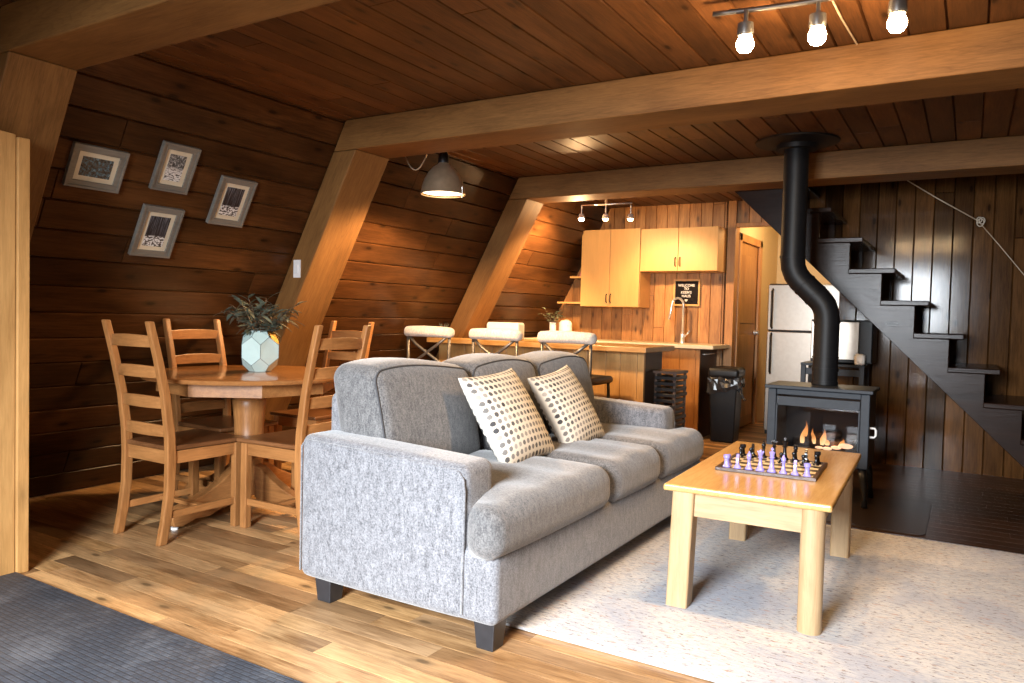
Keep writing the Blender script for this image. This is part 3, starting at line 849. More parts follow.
def foliage(n, spread, hgt, leafL, leafW, seed, z0, droop=.6, per=9):
    rnd = random.Random(seed); lv = bmesh.new(); st = bmesh.new()
    for i in range(n):
        a = 2*math.pi*i/n + rnd.uniform(-.3,.3); k = rnd.uniform(.45,1)
        end = Vector((math.cos(a)*spread*k, math.sin(a)*spread*k, z0+hgt*rnd.uniform(.35,1)*(1.15-.6*k)))
        start = Vector((math.cos(a)*.01, math.sin(a)*.01, z0-.10)); mid = start.lerp(end,.5)+Vector((0,0,.06*k+.03))
        def bez(t): return start*(1-t)**2+mid*2*t*(1-t)+end*t*t
        tube(st, [bez(t/8) for t in range(9)], .0018, 5)
        for j in range(per):
            t = .30+.70*j/(per-1); p = bez(t); d = (bez(min(1,t+.02))-bez(t-.02)).normalized()
            side = 1 if j%2 else -1
            lat = d.cross(Vector((0,0,1))).normalized()
            dirv = (d*.7+lat*side*rnd.uniform(.5,1.0)+Vector((0,0,rnd.uniform(-droop,.45)))).normalized()
            L = leafL*rnd.uniform(.7,1.15); wv = dirv.cross(Vector((rnd.uniform(-.3,.3),rnd.uniform(-.3,.3),1))).normalized()*leafW
            up = wv.cross(dirv).normalized()
            q = []
            prof = [(0,.05),(.2,.7),(.45,1),(.75,.65),(1,.03)]
            rows = []
            for (tt,ww) in prof:
                c = p+dirv*L*tt+up*(-.018*tt*tt*L/.06)
                rows.append([lv.verts.new(c-wv*ww), lv.verts.new(c+up*.0025*-1), lv.verts.new(c+wv*ww)])
            for r0,r1 in zip(rows,rows[1:]):
                lv.faces.new((r0[0],r0[1],r1[1],r1[0])); lv.faces.new((r0[1],r0[2],r1[2],r1[1]))
    return lv, st
lv, st = foliage(24, .225, .235, .088, .0125, 4, .235, .8, 9)
finish('leaves', lv, M['leaf'], vs, smooth=True); finish('stems', st, M['stem'], vs, smooth=True)

# ------------------------------------------------------------------ pictures on the sloping wall
def picture(name, label, yc, zc, w, h, mode, seed):
    t = thing(name, label, 'picture', group='small winter pictures on the sloping wall')
    n = Vector(SN); up = Vector(SL); ri = Vector((0,1,0))
    cen = Vector((wx(zc), yc, zc)) + n*.002
    m = Matrix((ri, up, n)).transposed().to_4x4(); m.translation = cen; t.matrix_world = m
    w *= .975; h *= .975; fw = .034
    fr = bmesh.new()
    for (cx,cy,sx,sy) in ((0,h/2-fw/2,w,fw),(0,-h/2+fw/2,w,fw),(w/2-fw/2,0,fw,h-2*fw),(-w/2+fw/2,0,fw,h-2*fw)):
        box(fr, (cx,cy,.010),(sx,sy,.018))
    for (cx,cy,sx,sy) in ((0,h/2-.006,w,.012),(0,-h/2+.006,w,.012),(w/2-.006,0,.012,h-.024),(-w/2+.006,0,.012,h-.024)):
        box(fr, (cx,cy,.0215),(sx,sy,.006))
    finish('frame', fr, M['grey_frame'], t, bevel=.001)
    mm = .024
    finish('mount', B(((0,0,.007),(w-2*fw+.002,h-2*fw+.002,.006))), M['cream'], t)
    bm = bmesh.new(); uvl = bm.loops.layers.uv.new('UVMap'); a, b = w/2-fw-mm, h/2-fw-mm
    vs_ = [bm.verts.new(p) for p in ((-a,-b,.0108),(a,-b,.0108),(a,b,.0108),(-a,b,.0108))]; f = bm.faces.new(vs_)
    for l, q in zip(f.loops, ((0,0),(1,0),(1,1),(0,1))): l[uvl].uv = q
    for q in ((0,1),(1,2),(2,3),(3,0)):
        p0, p1 = vs_[q[0]], vs_[q[1]]
        lo = [bm.verts.new((p.co.x,p.co.y,.0095)) for p in (p0,p1)]
        bm.faces.new((p1,p0,lo[0],lo[1]))
    finish('print', bm, artmat('print '+name+str(seed), mode, seed), t)
picture('framed_picture', 'grey framed landscape print, the only wide one, leftmost on the sloping wall', 2.076,1.780,.272,.218,'wide',1.3)
picture('framed_picture', 'grey framed snowy stream print, topmost of the upright ones', 2.470,1.847,.216,.266,'stream',4.1)
picture('framed_picture', 'grey framed snowy trees print, nearest the light switch beam', 2.874,1.732,.240,.294,'trees',7.7)
picture('framed_picture', 'grey framed dark trees print, lowest of the four on the sloping wall', 2.482,1.525,.238,.297,'trees',11.9)

# switch on the rafter
sw = thing('light_switch', 'white light switch plate on the wooden sloping post', 'light switch', (-3.735,3.465,1.385))
finish('plate', B(((0,-.004,0),(.062,.008,.115))), M['white_plastic'], sw, bevel=.002)
finish('rocker', B(((0,-.010,0),(.026,.006,.05))), M['white_plastic'], sw, bevel=.001)

# ------------------------------------------------------------------ pendant lamp
pd = thing('pendant_lamp', 'brushed metal dome pendant lamp lit above the dining end of the bar', 'lamp', (-3.055,4.10,1.915))
prof = [(.150,0),(.152,.006),(.146,.02),(.140,.055),(.125,.10),(.10,.145),(.07,.18),(.04,.20),(.034,.21)]
outer = prof; inner = [(r-.004,z) for r,z in prof][::-1]
finish('lamp_shade', Lt(outer+inner, 40, cap=False), M['shade'], pd, smooth='auto')
finish('socket', Lt([(.034,.205),(.036,.21),(.036,.26),(.026,.275),(.020,.30),(.004,.302)],20), M['black_metal'], pd, smooth='auto')
finish('bulb', Lt([(.004,.075),(.03,.08),(.042,.10),(.042,.12),(.03,.145),(.018,.165),(.016,.20)],20), M['bulb2'], pd, smooth=True)
finish('diffuser', Lt([(.004,.016),(.135,.016),(.135,.013),(.004,.013)],36), plain('frosted lit diffuser',(1,.9,.7),.5,emit=(1,.80,.50),es=5.5), pd)
pts = [(0,0,.30),(0,0,.376)]
finish('cord', T([(-.0,0,.30),(-.005,0,.34),(-.02,0,.372)],.004,6), M['cable'], pd, smooth=True)
loop = []
for i in range(13):
    t = i/12; x = -.36+.25*t; z = .372-.19*math.sin(math.pi*t)**.8
    loop.append((x,0,z))
loop += [(-.06,0,.374),(-.02,0,.374)]
finish('cord', T(loop,.004,6), M['cable'], pd, smooth=True)
finish('pull_switch', T([(.152,0,.03),(.158,0,.045),(.158,0,-.03)],.003,6), M['chrome'], pd)

# ------------------------------------------------------------------ track light in the living room
tl = thing('track_light', 'curved dark track light with three glowing bulbs on the living room ceiling', 'track light', (-.50,2.80,2.25))
rail = [(-.36+.86*i/16+.0, -.01+.05*math.sin(math.pi*i/16)-.03*(1-i/16)*0, 0) for i in range(17)]
finish('rail', T(rail,.010,8), M['stool_metal'], tl, smooth=True)
finish('canopy', Lt([(.055,.045),(.055,.02),(.04,.008),(.01,.005)],24,(.10,.02,0)), M['stool_metal'], tl, smooth='auto')
for (x,y) in ((-.742,2.805),(-.501,2.839),(-.25,2.836)):
    lx, ly = x+.50, y-2.80
    hd = finish('spot_head', Lt([(.008,.0),(.008,-.045),(.028,-.05),(.030,-.085),(.026,-.095)],18,(lx,ly,0)), M['stool_metal'], tl, smooth='auto')
    finish('bulb', Lt([(.004,-.155),(.02,-.150),(.030,-.135),(.031,-.12),(.025,-.103),(.014,-.095)],18,(lx,ly,0)), M['bulb'], hd, smooth=True)
tag(finish('ceiling_cable', T([(-.476,2.90,2.288),(-.470,3.15,2.288),(-.453,3.462,2.288)],.004,6), plain('white cable',(.6,.5,.36),.5)), 'thin pale cable stapled to the ceiling boards by the bulbs', 'cable')

# kitchen track light
kt = thing('track_light', 'small chrome rail of spotlights above the kitchen cupboards', 'track light', (-2.84,6.26,2.14))
finish('rail', T([(-.24,0,0),(-.08,.01,0),(.24,.02,0)],.008,8), M['chrome'], kt, smooth=True)
finish('canopy', Lt([(.05,.154),(.05,.10),(.012,.09),(.012,.0)],24), M['chrome'], kt, smooth='auto')
KL = [(-3.06,6.21,2.015),(-2.825,6.22,2.005),(-2.62,6.30,2.005)]
for i,(x,y,z) in enumerate(KL):
    lx, ly, lz = x+2.84, y-6.26, z-2.14
    hd = finish('spot_head', Lt([(.006,.12),(.006,.045),(.022,.04),(.034,.0),(.030,-.002)],18,(lx,ly,lz)), M['chrome'], kt, smooth='auto')
    finish('bulb', Lt([(.004,-.022),(.018,-.020),(.026,-.006),(.026,.004)],18,(lx,ly,lz)), M['bulb' if i==0 else 'bulb2'], hd, smooth=True)

# ------------------------------------------------------------------ stove, pipe
sv = thing('wood_stove', 'slate grey cast iron stove with glass front and burning logs', 'stove', (-.79,5.20,.0))
Z0 = .25
bw = .295; yf = -.25; yb = .10
# body shell (hollow)
finish('body', B(box2(-bw,-bw+.05,yf,yb,Z0,.70), box2(bw-.05,bw,yf,yb,Z0,.70), box2(-bw+.05,bw-.05,yb-.03,yb,Z0,.70), box2(-bw+.05,bw-.05,yf,yb-.03,Z0,Z0+.06), box2(-bw+.05,bw-.05,yf+.012,yb-.03,.665,.70)), M['stove'], sv, bevel=.004)
finish('top_plate', B(box2(-bw-.018,bw+.018,yf-.02,yb+.02,.703,.725)), M['stove'], sv, bevel=.004)
dr = finish('door', B(box2(-bw+.055,bw-.055,yf+.0,yf+.02,.60,.655), box2(-bw+.052,bw-.052,yf+.0,yf+.02,Z0+.062,Z0+.085), box2(-bw+.052,-bw+.060,yf+.0,yf+.02,Z0+.08,.61), box2(bw-.060,bw-.052,yf+.0,yf+.02,Z0+.08,.61)), M['stove'], sv)
finish('glass', B(box2(-bw+.055,bw-.055,yf+.008,yf+.012,Z0+.085,.60)), M['glass'], dr)
finish('firebox', B(box2(-bw+.052,-bw+.056,yf+.03,yb-.032,Z0+.062,.66), box2(bw-.056,bw-.052,yf+.03,yb-.032,Z0+.062,.66), box2(-bw+.056,bw-.056,yb-.04,yb-.034,Z0+.062,.66), box2(-bw+.056,bw-.056,yf+.03,yb-.04,Z0+.062,Z0+.075)), M['firebox'], sv)
for sx in (-1,1):
    for sy in (-1,1):
        px_, py_ = sx*(bw-.02), -.075+sy*.15
        finish('leg', T([(px_-sx*.02,py_-sy*.02,Z0+.01),(px_,py_,.17),(px_+sx*.008,py_+sy*.005,.08),(px_+sx*.012,py_+sy*.02,.02)],[.030,.022,.015,.019],10), M['black_metal'], sv, smooth=True)
finish('latch_handle', T([(bw-.002,-.19,.495),(bw+.026,-.19,.495),(bw+.033,-.19,.483),(bw+.033,-.19,.452),(bw+.024,-.19,.44),(bw-.002,-.19,.44)],.007,8), M['white'], sv, smooth=True)
for (a,b,r) in (((-.17,-.02,.345),(.16,-.06,.35),.03),((-.12,.06,.35),(.19,.04,.345),.034),((-.10,-.09,.385),(.10,.04,.41),.026)):
    a_ = Vector(a); b_ = Vector(b)
    pts = [a_.lerp(b_,i/6)+Vector((0,0,random.uniform(-.004,.004))) for i in range(7)]
    finish('log', T(pts,[r*random.uniform(.85,1.1) for _ in pts],10), M['log'], sv, smooth=True)
emb = bmesh.new()
for (x,y,z,r) in ((.10,-.12,.345,.02),(.155,-.12,.36,.028),(.05,-.13,.335,.018),(.0,-.12,.335,.015)):
    bmesh.ops.create_icosphere(emb, subdivisions=2, radius=r, matrix=Matrix.Translation((x,y,z)) @ Matrix.Diagonal((1.6,1,.6,1)))
finish('ember', emb, M['ember'], sv, smooth=True)
def flame(x, y, z, h, w, bend):
    bm = bmesh.new(); prof = []
    n = 10
    pts = [(x+bend*math.sin(t/n*2.6)*(t/n), y, z+h*t/n) for t in range(n+1)]
    rr = [w*(.35+1.3*math.sin(math.pi*min(1,(t/n)*.9+.12))**1.2)*(1-(t/n)**2)+.0008 for t in range(n+1)]
    tube(bm, pts, rr, 10)
    for v in bm.verts: v.co.y = y+(v.co.y-y)*.5
    return bm
for (x,y,h,w,bd) in ((-.105,-.10,.145,.013,.035),(-.035,-.08,.10,.009,-.02),(.015,-.10,.105,.012,.02),(.045,-.09,.05,.012,-.02),(.125,-.10,.055,.010,.02)):
    finish('flame', flame(x,y,.35,h,w,bd), M['flame'], sv, smooth=True)

fp = thing('stovepipe', 'matt black stovepipe bending up from the stove to the ceiling', 'stovepipe', (-.79,5.20,.727))
off = Vector((.79,-5.20,-.727))
def P3(*p): return tuple(Vector(p)+off)
seg = []
low = [(-.79,5.20,.7275),(-.79,5.20,1.235)]
def arc(p0, p1, p2, n=5):
    return [tuple(Vector(p0)*(1-t)**2+Vector(p1)*2*t*(1-t)+Vector(p2)*t*t) for t in [i/n for i in range(n+1)]]
path = [(-.79,5.20,.7275),(-.79,5.20,.86),(-.79,5.20,1.0),(-.79,5.20,1.10)] + arc((-.79,5.20,1.135),(-.79,5.20,1.225),(-.84,5.192,1.275),3) + arc((-.955,5.178,1.39),(-1.01,5.17,1.445),(-1.01,5.17,1.54),3) + [(-1.01,5.17,1.8),(-1.01,5.17,2.0),(-1.01,5.17,2.285)]
finish('pipe', T([P3(*q) for q in path], .077, 28), M['pipe'], fp, smooth='auto')
for (p, q) in (((-.79,5.20,.729),(-.79,5.20,.75)),((-.79,5.20,.815),(-.79,5.20,.835)),((-.79,5.20,1.12),(-.79,5.20,1.135)),((-1.01,5.17,1.54),(-1.01,5.17,1.555)),((-.79,5.20,.90),(-.79,5.20,.907))):
    finish('collar', T([P3(*p),P3(*q)], .081, 28), M['pipe'], fp, smooth='auto')
for (p,d) in (((-.865,5.189,1.300),(-1,.05,1)),((-.93,5.181,1.365),(-1,.05,1))):
    dd = Vector(d).normalized()*.006; finish('collar', T([P3(*(Vector(p)-dd)),P3(*(Vector(p)+dd))], .080, 28), M['pipe'], fp, smooth='auto')
finish('ceiling_flange', move(Lt([(.079,1.50),(.125,1.502),(.13,1.53),(.20,1.542),(.255,1.546),(.26,1.556),(.079,1.556)],40,(0,0,0),cap=False),(-.22,-.03,.010)), M['pipe'], fp, smooth='auto')

# ------------------------------------------------------------------ stairs
stt = thing('staircase', 'steep open tread staircase of dark stained wood against the boarded wall', 'staircase', (0,0,0))
rise, run = .2225, .2135
xs = lambda k: -.76 + run*(k-1); zt = lambda k: 1.515 - rise*(k-1)
def stringer(y0, y1):
    low = []
    poly = [(-1.79,2.29)]
    # lower edge down to the floor
    lowf = lambda x: 2.072-.991*(x+1.552)
    xe = -1.552+2.072/.991
    pts = [(-1.76,2.285),(xe-.0,.013),(xe+.30,.013)]
    up = []
    k = 8
    up_pts = []
    for k in range(8,-3,-1):
        zz = zt(k)-.036
        if zz < .02: continue
        up_pts.append((xs(k+1), zz)); up_pts.append((xs(k), zz))
    # from the lowest step upwards
    poly = [(-1.76,lowf(-1.76) if lowf(-1.76)<2.285 else 2.285),(xe,.013),(max(xe+.2,up_pts[0][0]),.013)] + up_pts + [(up_pts[-1][0],2.285)]
    bm = bmesh.new(); prism(bm, poly, 1, y0, y1); return bm
finish('stringer', stringer(5.88,5.93), M['stair'], stt, bevel=.003)
finish('stringer', stringer(6.60,6.65), M['stair'], stt, bevel=.003)
for k in range(8,-3,-1):
    z = zt(k)
    if z < .03 or z > 2.3: continue
    finish('tread', B(box2(xs(k)-.004, xs(k)+.298, 5.865, 6.655, z-.036, z)), M['stair'], stt, bevel=.006)

# cord with a knot
cd = thing('pull_cord', 'thin pale cord with a knot strung across the dark boarded wall', 'cord', (0,0,0))
finish('cord', T([(-.473,6.5,2.235),(-.25,6.5,2.075),(.022,6.5,1.893)],.0045,6), M['cable'], cd, smooth=True)
finish('cord', T([(.032,6.5,1.875),(.15,6.5,1.72),(.42,6.5,1.35),(.7,6.5,1.05)],.0035,6), M['cable'], cd, smooth=True)
kn = bmesh.new()
for (a,b,r) in ((0,0,.022),(.01,.012,.018),(-.008,.018,.016)):
    tube(kn, [(.03+a+r*math.cos(t*.628),6.5+.004*math.sin(t*1.2),1.885+b+r*1.3*math.sin(t*.628)) for t in range(10)], .004, 6, closed=True)
finish('knot', kn, plain('pale rope',(.55,.50,.42),.7), cd, smooth=True)

# ------------------------------------------------------------------ bar and stools
bar = thing('bar_counter', 'wooden breakfast bar with thick top behind the sofa', 'bar counter', (-3.0,5.5,0))
def bp(bm): return move(bm,(3.0,-5.5,0))
finish('worktop', bp(Pr([(-4.055,5.25),(-2.03,5.25),(-2.03,5.88),(-3.80,5.88),(-3.80,5.53),(-4.055,5.53)],2,.868,.908)), M['bar_x'], bar, bevel=.005)
fpn = bmesh.new(); x = -4.06; rr = random.Random(3)
while x < -2.12:
    w = min(rr.choice((.12,.14,.165)), -2.115-x)
    xl = x
    zb = 0; 
    hexa(fpn, [(max(xl,wx(.0)+.02)+.001,5.44,0),(xl+w-.001,5.44,0),(xl+w-.001,5.475,0),(max(xl,wx(0)+.02)+.001,5.475,0)],
              [(xl+.001,5.44,.867),(xl+w-.001,5.44,.867),(xl+w-.001,5.475,.867),(xl+.001,5.475,.867)])
    x += w
finish('front_panel', bp(fpn), M['bar_z'], bar, bevel=.003)
finish('carcass', bp(B(box2(-3.70,-2.118,5.478,5.84,0,.867))), M['dark_wood'], bar)

ms = thing('bar_stool', 'cream covered bar stool with crossed metal back, rightmost at the bar', 'bar stool', (-2.51,4.90,0), 0, 'covered stools along the bar')
def cvf(o, w, h):
    o = o.copy(); o.y += .045*(1-(w.x/h.x)**2)*-1+.03; o.z += .008*(1-(w.x/h.x)**2); return o
finish('back_cover', move(rbox((.235,.040,.040),.033,(10,2,2),(.0,.004,.004),cvf,arc=4),(0,-.02,.965)), M['stool_cover'], ms, smooth=True)
for sx in (-1,1):
    finish('leg', T([(sx*.20,.0,.96),(sx*.195,.005,.66),(sx*.215,-.03,.0)],.013,8), M['stool_metal'], ms, smooth=True)
    finish('leg', T([(sx*.185,.35,.64),(sx*.21,.39,.0)],.013,8), M['stool_metal'], ms, smooth=True)
    finish('back_brace', T([(sx*.195,-.012,.94),(sx*.10,-.028,.865),(0,-.02,.80),(-sx*.10,-.012,.735),(-sx*.18,.0,.68)],.012,8), M['stool_metal'], ms, smooth=True)
finish('seat', move(rbox((.215,.205,.025),.022,(6,6,1),(0,0,.012)),(0,.185,.655)), M['seatdark'], ms, smooth=True)
finish('footrest', T([(-.205,.375,.25),(.205,.375,.25)],.010,8), M['stool_metal'], ms, smooth=True)
finish('footrest', T([(-.21,-.02,.25),(.21,-.02,.25)],.010,8), M['stool_metal'], ms, smooth=True)
dup(ms, (-3.125,4.90,0), 0, 'cream covered bar stool with crossed metal back, middle of the three')
dup(ms, (-3.78,4.92,0), R(4), 'cream covered bar stool with crossed metal back, leftmost, in front of the sloping post')

# things on the bar
bb = thing('bread_box', 'white rounded box lying on the bar behind the middle stool', 'box', (-3.40,5.50,.9085), R(8))
finish('body', move(rbox((.15,.07,.075),.02,(4,3,3)),(0,0,.075)), M['white'], bb, smooth=True)
finish('end_panel', B(((-.145,0,.075),(.02,.11,.12))), M['cream'], bb, bevel=.004)
sp_ = thing('potted_succulent', 'tiny dark spiky plant in a black pot at the left end of the bar', 'plant', (-3.93,5.33,.9085))
finish('pot', Lt([(.022,0),(.030,.05),(.026,.05),(.022,.04),(.002,.04)],16), M['black'], sp_, smooth='auto')
sc = bmesh.new()
for k in range(9):
    a = k*.7; tube(sc, [(0,0,.04),(.02*math.cos(a),.02*math.sin(a),.08),(.045*math.cos(a),.045*math.sin(a),.115+.01*(k%3))],[.004,.005,.0008],5)
finish('leaves', sc, M['leaf'], sp_, smooth=True)
# rack at the end of the bar
rk = thing('slatted_rack', 'dark slatted rack standing at the right end of the bar', 'rack', (-2.00,5.72,0))
finish('frame', B(((-.075,-.12,.35),(.02,.02,.70)),((.075,-.12,.35),(.02,.02,.70)),((-.075,.12,.35),(.02,.02,.70)),((.075,.12,.35),(.02,.02,.70)),((0,0,.71),(.19,.28,.02))), M['dark_wood'], rk, bevel=.002)
rs = bmesh.new(); rr = random.Random(9)
for k in range(15): box(rs, (rr.uniform(-.006,.006),rr.uniform(-.004,.004),.05+k*.044),(.17+rr.uniform(-.01,.012),.27,.026))
finish('shelf_slats', rs, M['black'], rk, bevel=.003)

# ------------------------------------------------------------------ kitchen
kc = thing('kitchen_counter', 'wood fronted kitchen base unit with pale lit worktop under the cupboards', 'kitchen counter', (-3.0,7.2,0))
def kp(bm): return move(bm,(3.0,-7.2,0))
finish('worktop', kp(B(box2(-4.06,-2.01,6.88,7.45,.852,.888))), M['counter'], kc, bevel=.006)
kb = bmesh.new(); x = -4.05
while x < -2.17:
    w = min(.155, -2.15-x); box(kb, *box2(x+.001,x+w-.001,6.94,6.965,0,.851)); x += w
finish('front_panel', kp(kb), M['kdoor'], kc, bevel=.002)
finish('side_panel', kp(B(box2(-3.9,-2.151,6.966,7.485,0,.851))), M['dark_wood'], kc)
finish('towel_rail', kp(T([(-2.15,7.02,.80),(-2.115,7.02,.80),(-2.115,7.30,.80),(-2.15,7.30,.80)],.006,6)), M['chrome'], kc, smooth=True)

def cupboard(label, x0, x1, z0, z1, hz):
    t = thing('wall_cupboard', label, 'cupboard', ((x0+x1)/2,7.34,z0))
    w = x1-x0; h = z1-z0
    finish('body', B(((0,.005,h/2),(w,.29,h))), M['cab'], t, bevel=.001)
    for s in (-1,1):
        d = finish('door', B(((s*w/4,-.152,h/2),(w/2-.004,.018,h-.004))), M['cab'], t, bevel=.002)
        hx = s*.022
        finish('handle', T([(hx,-.162,hz-.045),(hx,-.185,hz-.035),(hx,-.188,hz),(hx,-.185,hz+.035),(hx,-.162,hz+.045)],.005,6), M['black_metal'], d, smooth=True)
    return t
cupboard('tall maple double wall cupboard nearest the sloping wall', -3.525, -2.872, 1.235, 2.03, .085)
cupboard('shorter maple double wall cupboard above the message board', -2.868, -2.085, 1.595, 2.02, .09)
tag(finish('wall_shelf', B(box2(-3.70,-3.49,7.27,7.485,1.535,1.555)), M['cab'], bevel=.002), 'short upper wooden shelf left of the tall cupboard', 'shelf')
tag(finish('wall_shelf', B(box2(-3.845,-3.49,7.27,7.485,1.262,1.282)), M['cab'], bevel=.002), 'longer lower wooden shelf left of the tall cupboard', 'shelf')
tag(finish('bottle', Lt([(.035,0),(.035,.01),(.012,.075),(.010,.11),(.013,.115),(.002,.116)],18), M['pink'], loc=(-3.60,7.37,1.5553), smooth='auto'), 'small pink bottle on the upper shelf beside the cupboard', 'bottle')
cn = thing('canister', 'white rounded lidded canister on the kitchen counter', 'canister', (-3.66,7.12,.8885))
finish('body', Lt([(.055,0),(.068,.01),(.070,.10),(.068,.14),(.002,.14)],28), M['white'], cn, smooth='auto')
finish('lid', Lt([(.069,.141),(.066,.165),(.050,.188),(.022,.198),(.002,.20)],28), M['white'], cn, smooth='auto')
fv = thing('flower_vase', 'small grey white vase of round leaved stems beside the canister', 'vase', (-3.80,7.10,.8885))
finish('body', Lt([(.034,0),(.036,.01),(.036,.17),(.031,.17),(.030,.15),(.002,.15)],24), M['white_plastic'], fv, smooth='auto')
lv, st = foliage(9,.15,.17,.040,.015,8,.19,.4,6)
finish('leaves', lv, M['leaf2'], fv, smooth=True); finish('stems', st, M['stem'], fv, smooth=True)

fc = thing('faucet', 'tall chrome gooseneck tap on the kitchen worktop', 'faucet', (-2.455,7.33,.8885))
finish('base', Lt([(.030,0),(.030,.01),(.022,.02),(.022,.09),(.012,.10)],20), M['chrome'], fc, smooth='auto')
gn = [(0,0,.09),(0,0,.38)] + [(-.045+.045*math.cos(a*math.pi/8), -.04+.04*math.cos(a*math.pi/8), .38+.065*math.sin(a*math.pi/8)) for a in range(1,9)] + [(-.10,-.085,.30),(-.115,-.09,.23)]
finish('spout', T(gn,.0125,10), M['chrome'], fc, smooth=True)
finish('lever', T([(.02,0,.06),(.05,-.01,.09),(.075,-.01,.125)],.008,8), M['chrome'], fc, smooth=True)

lb = thing('letter_board', 'black letter board with pale frame and white letters on the kitchen wall', 'letter board', (-2.474,7.488,1.395))
finish('frame', B(((0,-.012,.126),(.275,.02,.018)),((0,-.012,-.126),(.275,.02,.018)),((-.129,-.012,0),(.018,.02,.234)),((.129,-.012,0),(.018,.02,.234))), M['cab'], lb, bevel=.001)
finish('felt', B(((0,-.008,0),(.242,.010,.236))), M['jet'], lb)
def text(s, x, z, size, parent):
    cu = bpy.data.curves.new('letters','FONT'); cu.body = s; cu.size = size; cu.align_x = 'CENTER'; cu.extrude = .001; cu.offset = .0006
    o = bpy.data.objects.new('tmp', cu); C.objects.link(o)
    dg = bpy.context.evaluated_depsgraph_get(); me = bpy.data.meshes.new_from_object(o.evaluated_get(dg))
    bpy.data.objects.remove(o)
    me.materials.append(M['white_plastic']) if not me.materials else None
    ob = bpy.data.objects.new('letters', me); ob.location = (x,-.0145,z); ob.rotation_euler = (R(90),0,0); link(ob, parent)
for s, z in (('WELCOME',.062),('TO',.028),('KEEM\'S',-.010),('HAUS',-.046)): text(s, -.004, z, .036, lb)
hb = bmesh.new(); hp_ = [(.016*math.sin(t)**3*1.0, (.013*math.cos(t)-.005*math.cos(2*t)-.002*math.cos(3*t)-.001*math.cos(4*t))) for t in [2*math.pi*i/24 for i in range(24)]]
prism(hb, [(-.004+u, -.078+v) for u,v in hp_], 1, -.0150, -.0135)
finish('heart', hb, M['white_plastic'], lb)

# waste bin
bn = thing('waste_bin', 'tall black plastic waste bin with bag at the counter end', 'bin', (-1.925,7.05,0), R(3))
bm = bmesh.new()
def rr4(w,d,z): return [(-w,-d,z),(w,-d,z),(w,d,z),(-w,d,z)]
hexa(bm, rr4(.105,.12,0), rr4(.128,.15,.57)); finish('body', bm, M['black'], bn, bevel=.015, seg=3)
bm = rbox((.142,.162,.045),.03,(4,4,1),(0,0,.012)); finish('lid', move(bm,(0,0,.640)), M['black'], bn, smooth=True)
bg = bmesh.new(); rr = random.Random(2); n = 40; rings = []
for q,(z,g) in enumerate(((.60,.0),(.585,.010),(.55,.014),(.50,.016),(.47,.006))):
    ring = []
    for k in range(n):
        a = 2*math.pi*k/n; c, s = math.cos(a), math.sin(a); m_ = max(abs(c),abs(s)); jit = rr.uniform(-.006,.008)
        dz = rr.uniform(-.012,.012) + (.05*c if q >= 3 else 0)
        ring.append(bg.verts.new(((.135+g+jit)*c/m_**.8, (.155+g+jit)*s/m_**.8, z+dz)))
    rings.append(ring)
for a,b in zip(rings,rings[1:]):
    for k in range(n): bg.faces.new((a[k],a[(k+1)%n],b[(k+1)%n],b[k]))
tube(bg, [(.14,-.10,.50),(.17,-.12,.45),(.185,-.12,.42),(.20,-.13,.405)],[.02,.012,.012,.016],7)
finish('bag', bg, M['bag'], bn)

# doorway of the hall: post, side wall, door, casing
struct(finish('trim_2', B(box2(-2.075,-1.995,7.455,7.60,0,CZ)), M['kdoor'], bevel=.003))
struct(finish('trim_3', B(box2(-1.995,-.94,7.46,7.52,2.035,2.075)), M['kdoor'], bevel=.003))
struct(finish('wall_hall', B(box2(-2.06,-2.0,7.60,9.35,2.0,CZ), box2(-2.06,-2.0,8.55,9.35,0,2.0)), M['wallpaint']))
struct(finish('trim_4', B(box2(-2.01,-1.985,7.60,7.68,0,2.0), box2(-2.01,-1.985,8.45,8.54,0,2.0), box2(-2.01,-1.985,7.60,8.54,1.925,2.0)), M['kdoor'], bevel=.003))
dd = finish('door_1', B(box2(-2.05,-2.015,7.68,8.45,.01,1.925)), M['kdoor'], bevel=.003); struct(dd)
finish('door_panel', B(box2(-2.016,-2.006,7.76,8.37,1.10,1.80)), M['kdoor'], dd, bevel=.004)
finish('door_panel', B(box2(-2.016,-2.006,7.76,8.37,.12,.98)), M['kdoor'], dd, bevel=.004)
finish('door_handle', Lt([(.025,0),(.025,.02),(.012,.03),(.028,.05),(.001,.06)],16), M['chrome'], dd, smooth='auto', loc=(-2.006,8.36,1.0), rot=(0,R(90),0))

fg = thing('refrigerator', 'stainless steel top freezer refrigerator behind the stovepipe', 'refrigerator', (-1.335,7.95,0))
finish('body', B(box2(-.365,.365,-.29,.35,.02,1.495)), M['black'], fg, bevel=.004)
fd = finish('door', B(box2(-.365,.365,-.345,-.293,.06,1.030)), M['steel'], fg, bevel=.008)
zd = finish('door', B(box2(-.365,.365,-.345,-.293,1.040,1.485)), M['steel'], fg, bevel=.008)
finish('handle', T([(-.32,-.35,.62),(-.32,-.385,.64),(-.32,-.385,.99),(-.32,-.35,1.01)],.010,8), M['black_metal'], fd, smooth=True)
finish('handle', T([(-.32,-.35,1.06),(-.32,-.385,1.08),(-.32,-.385,1.42),(-.32,-.35,1.44)],.010,8), M['black_metal'], zd, smooth=True)

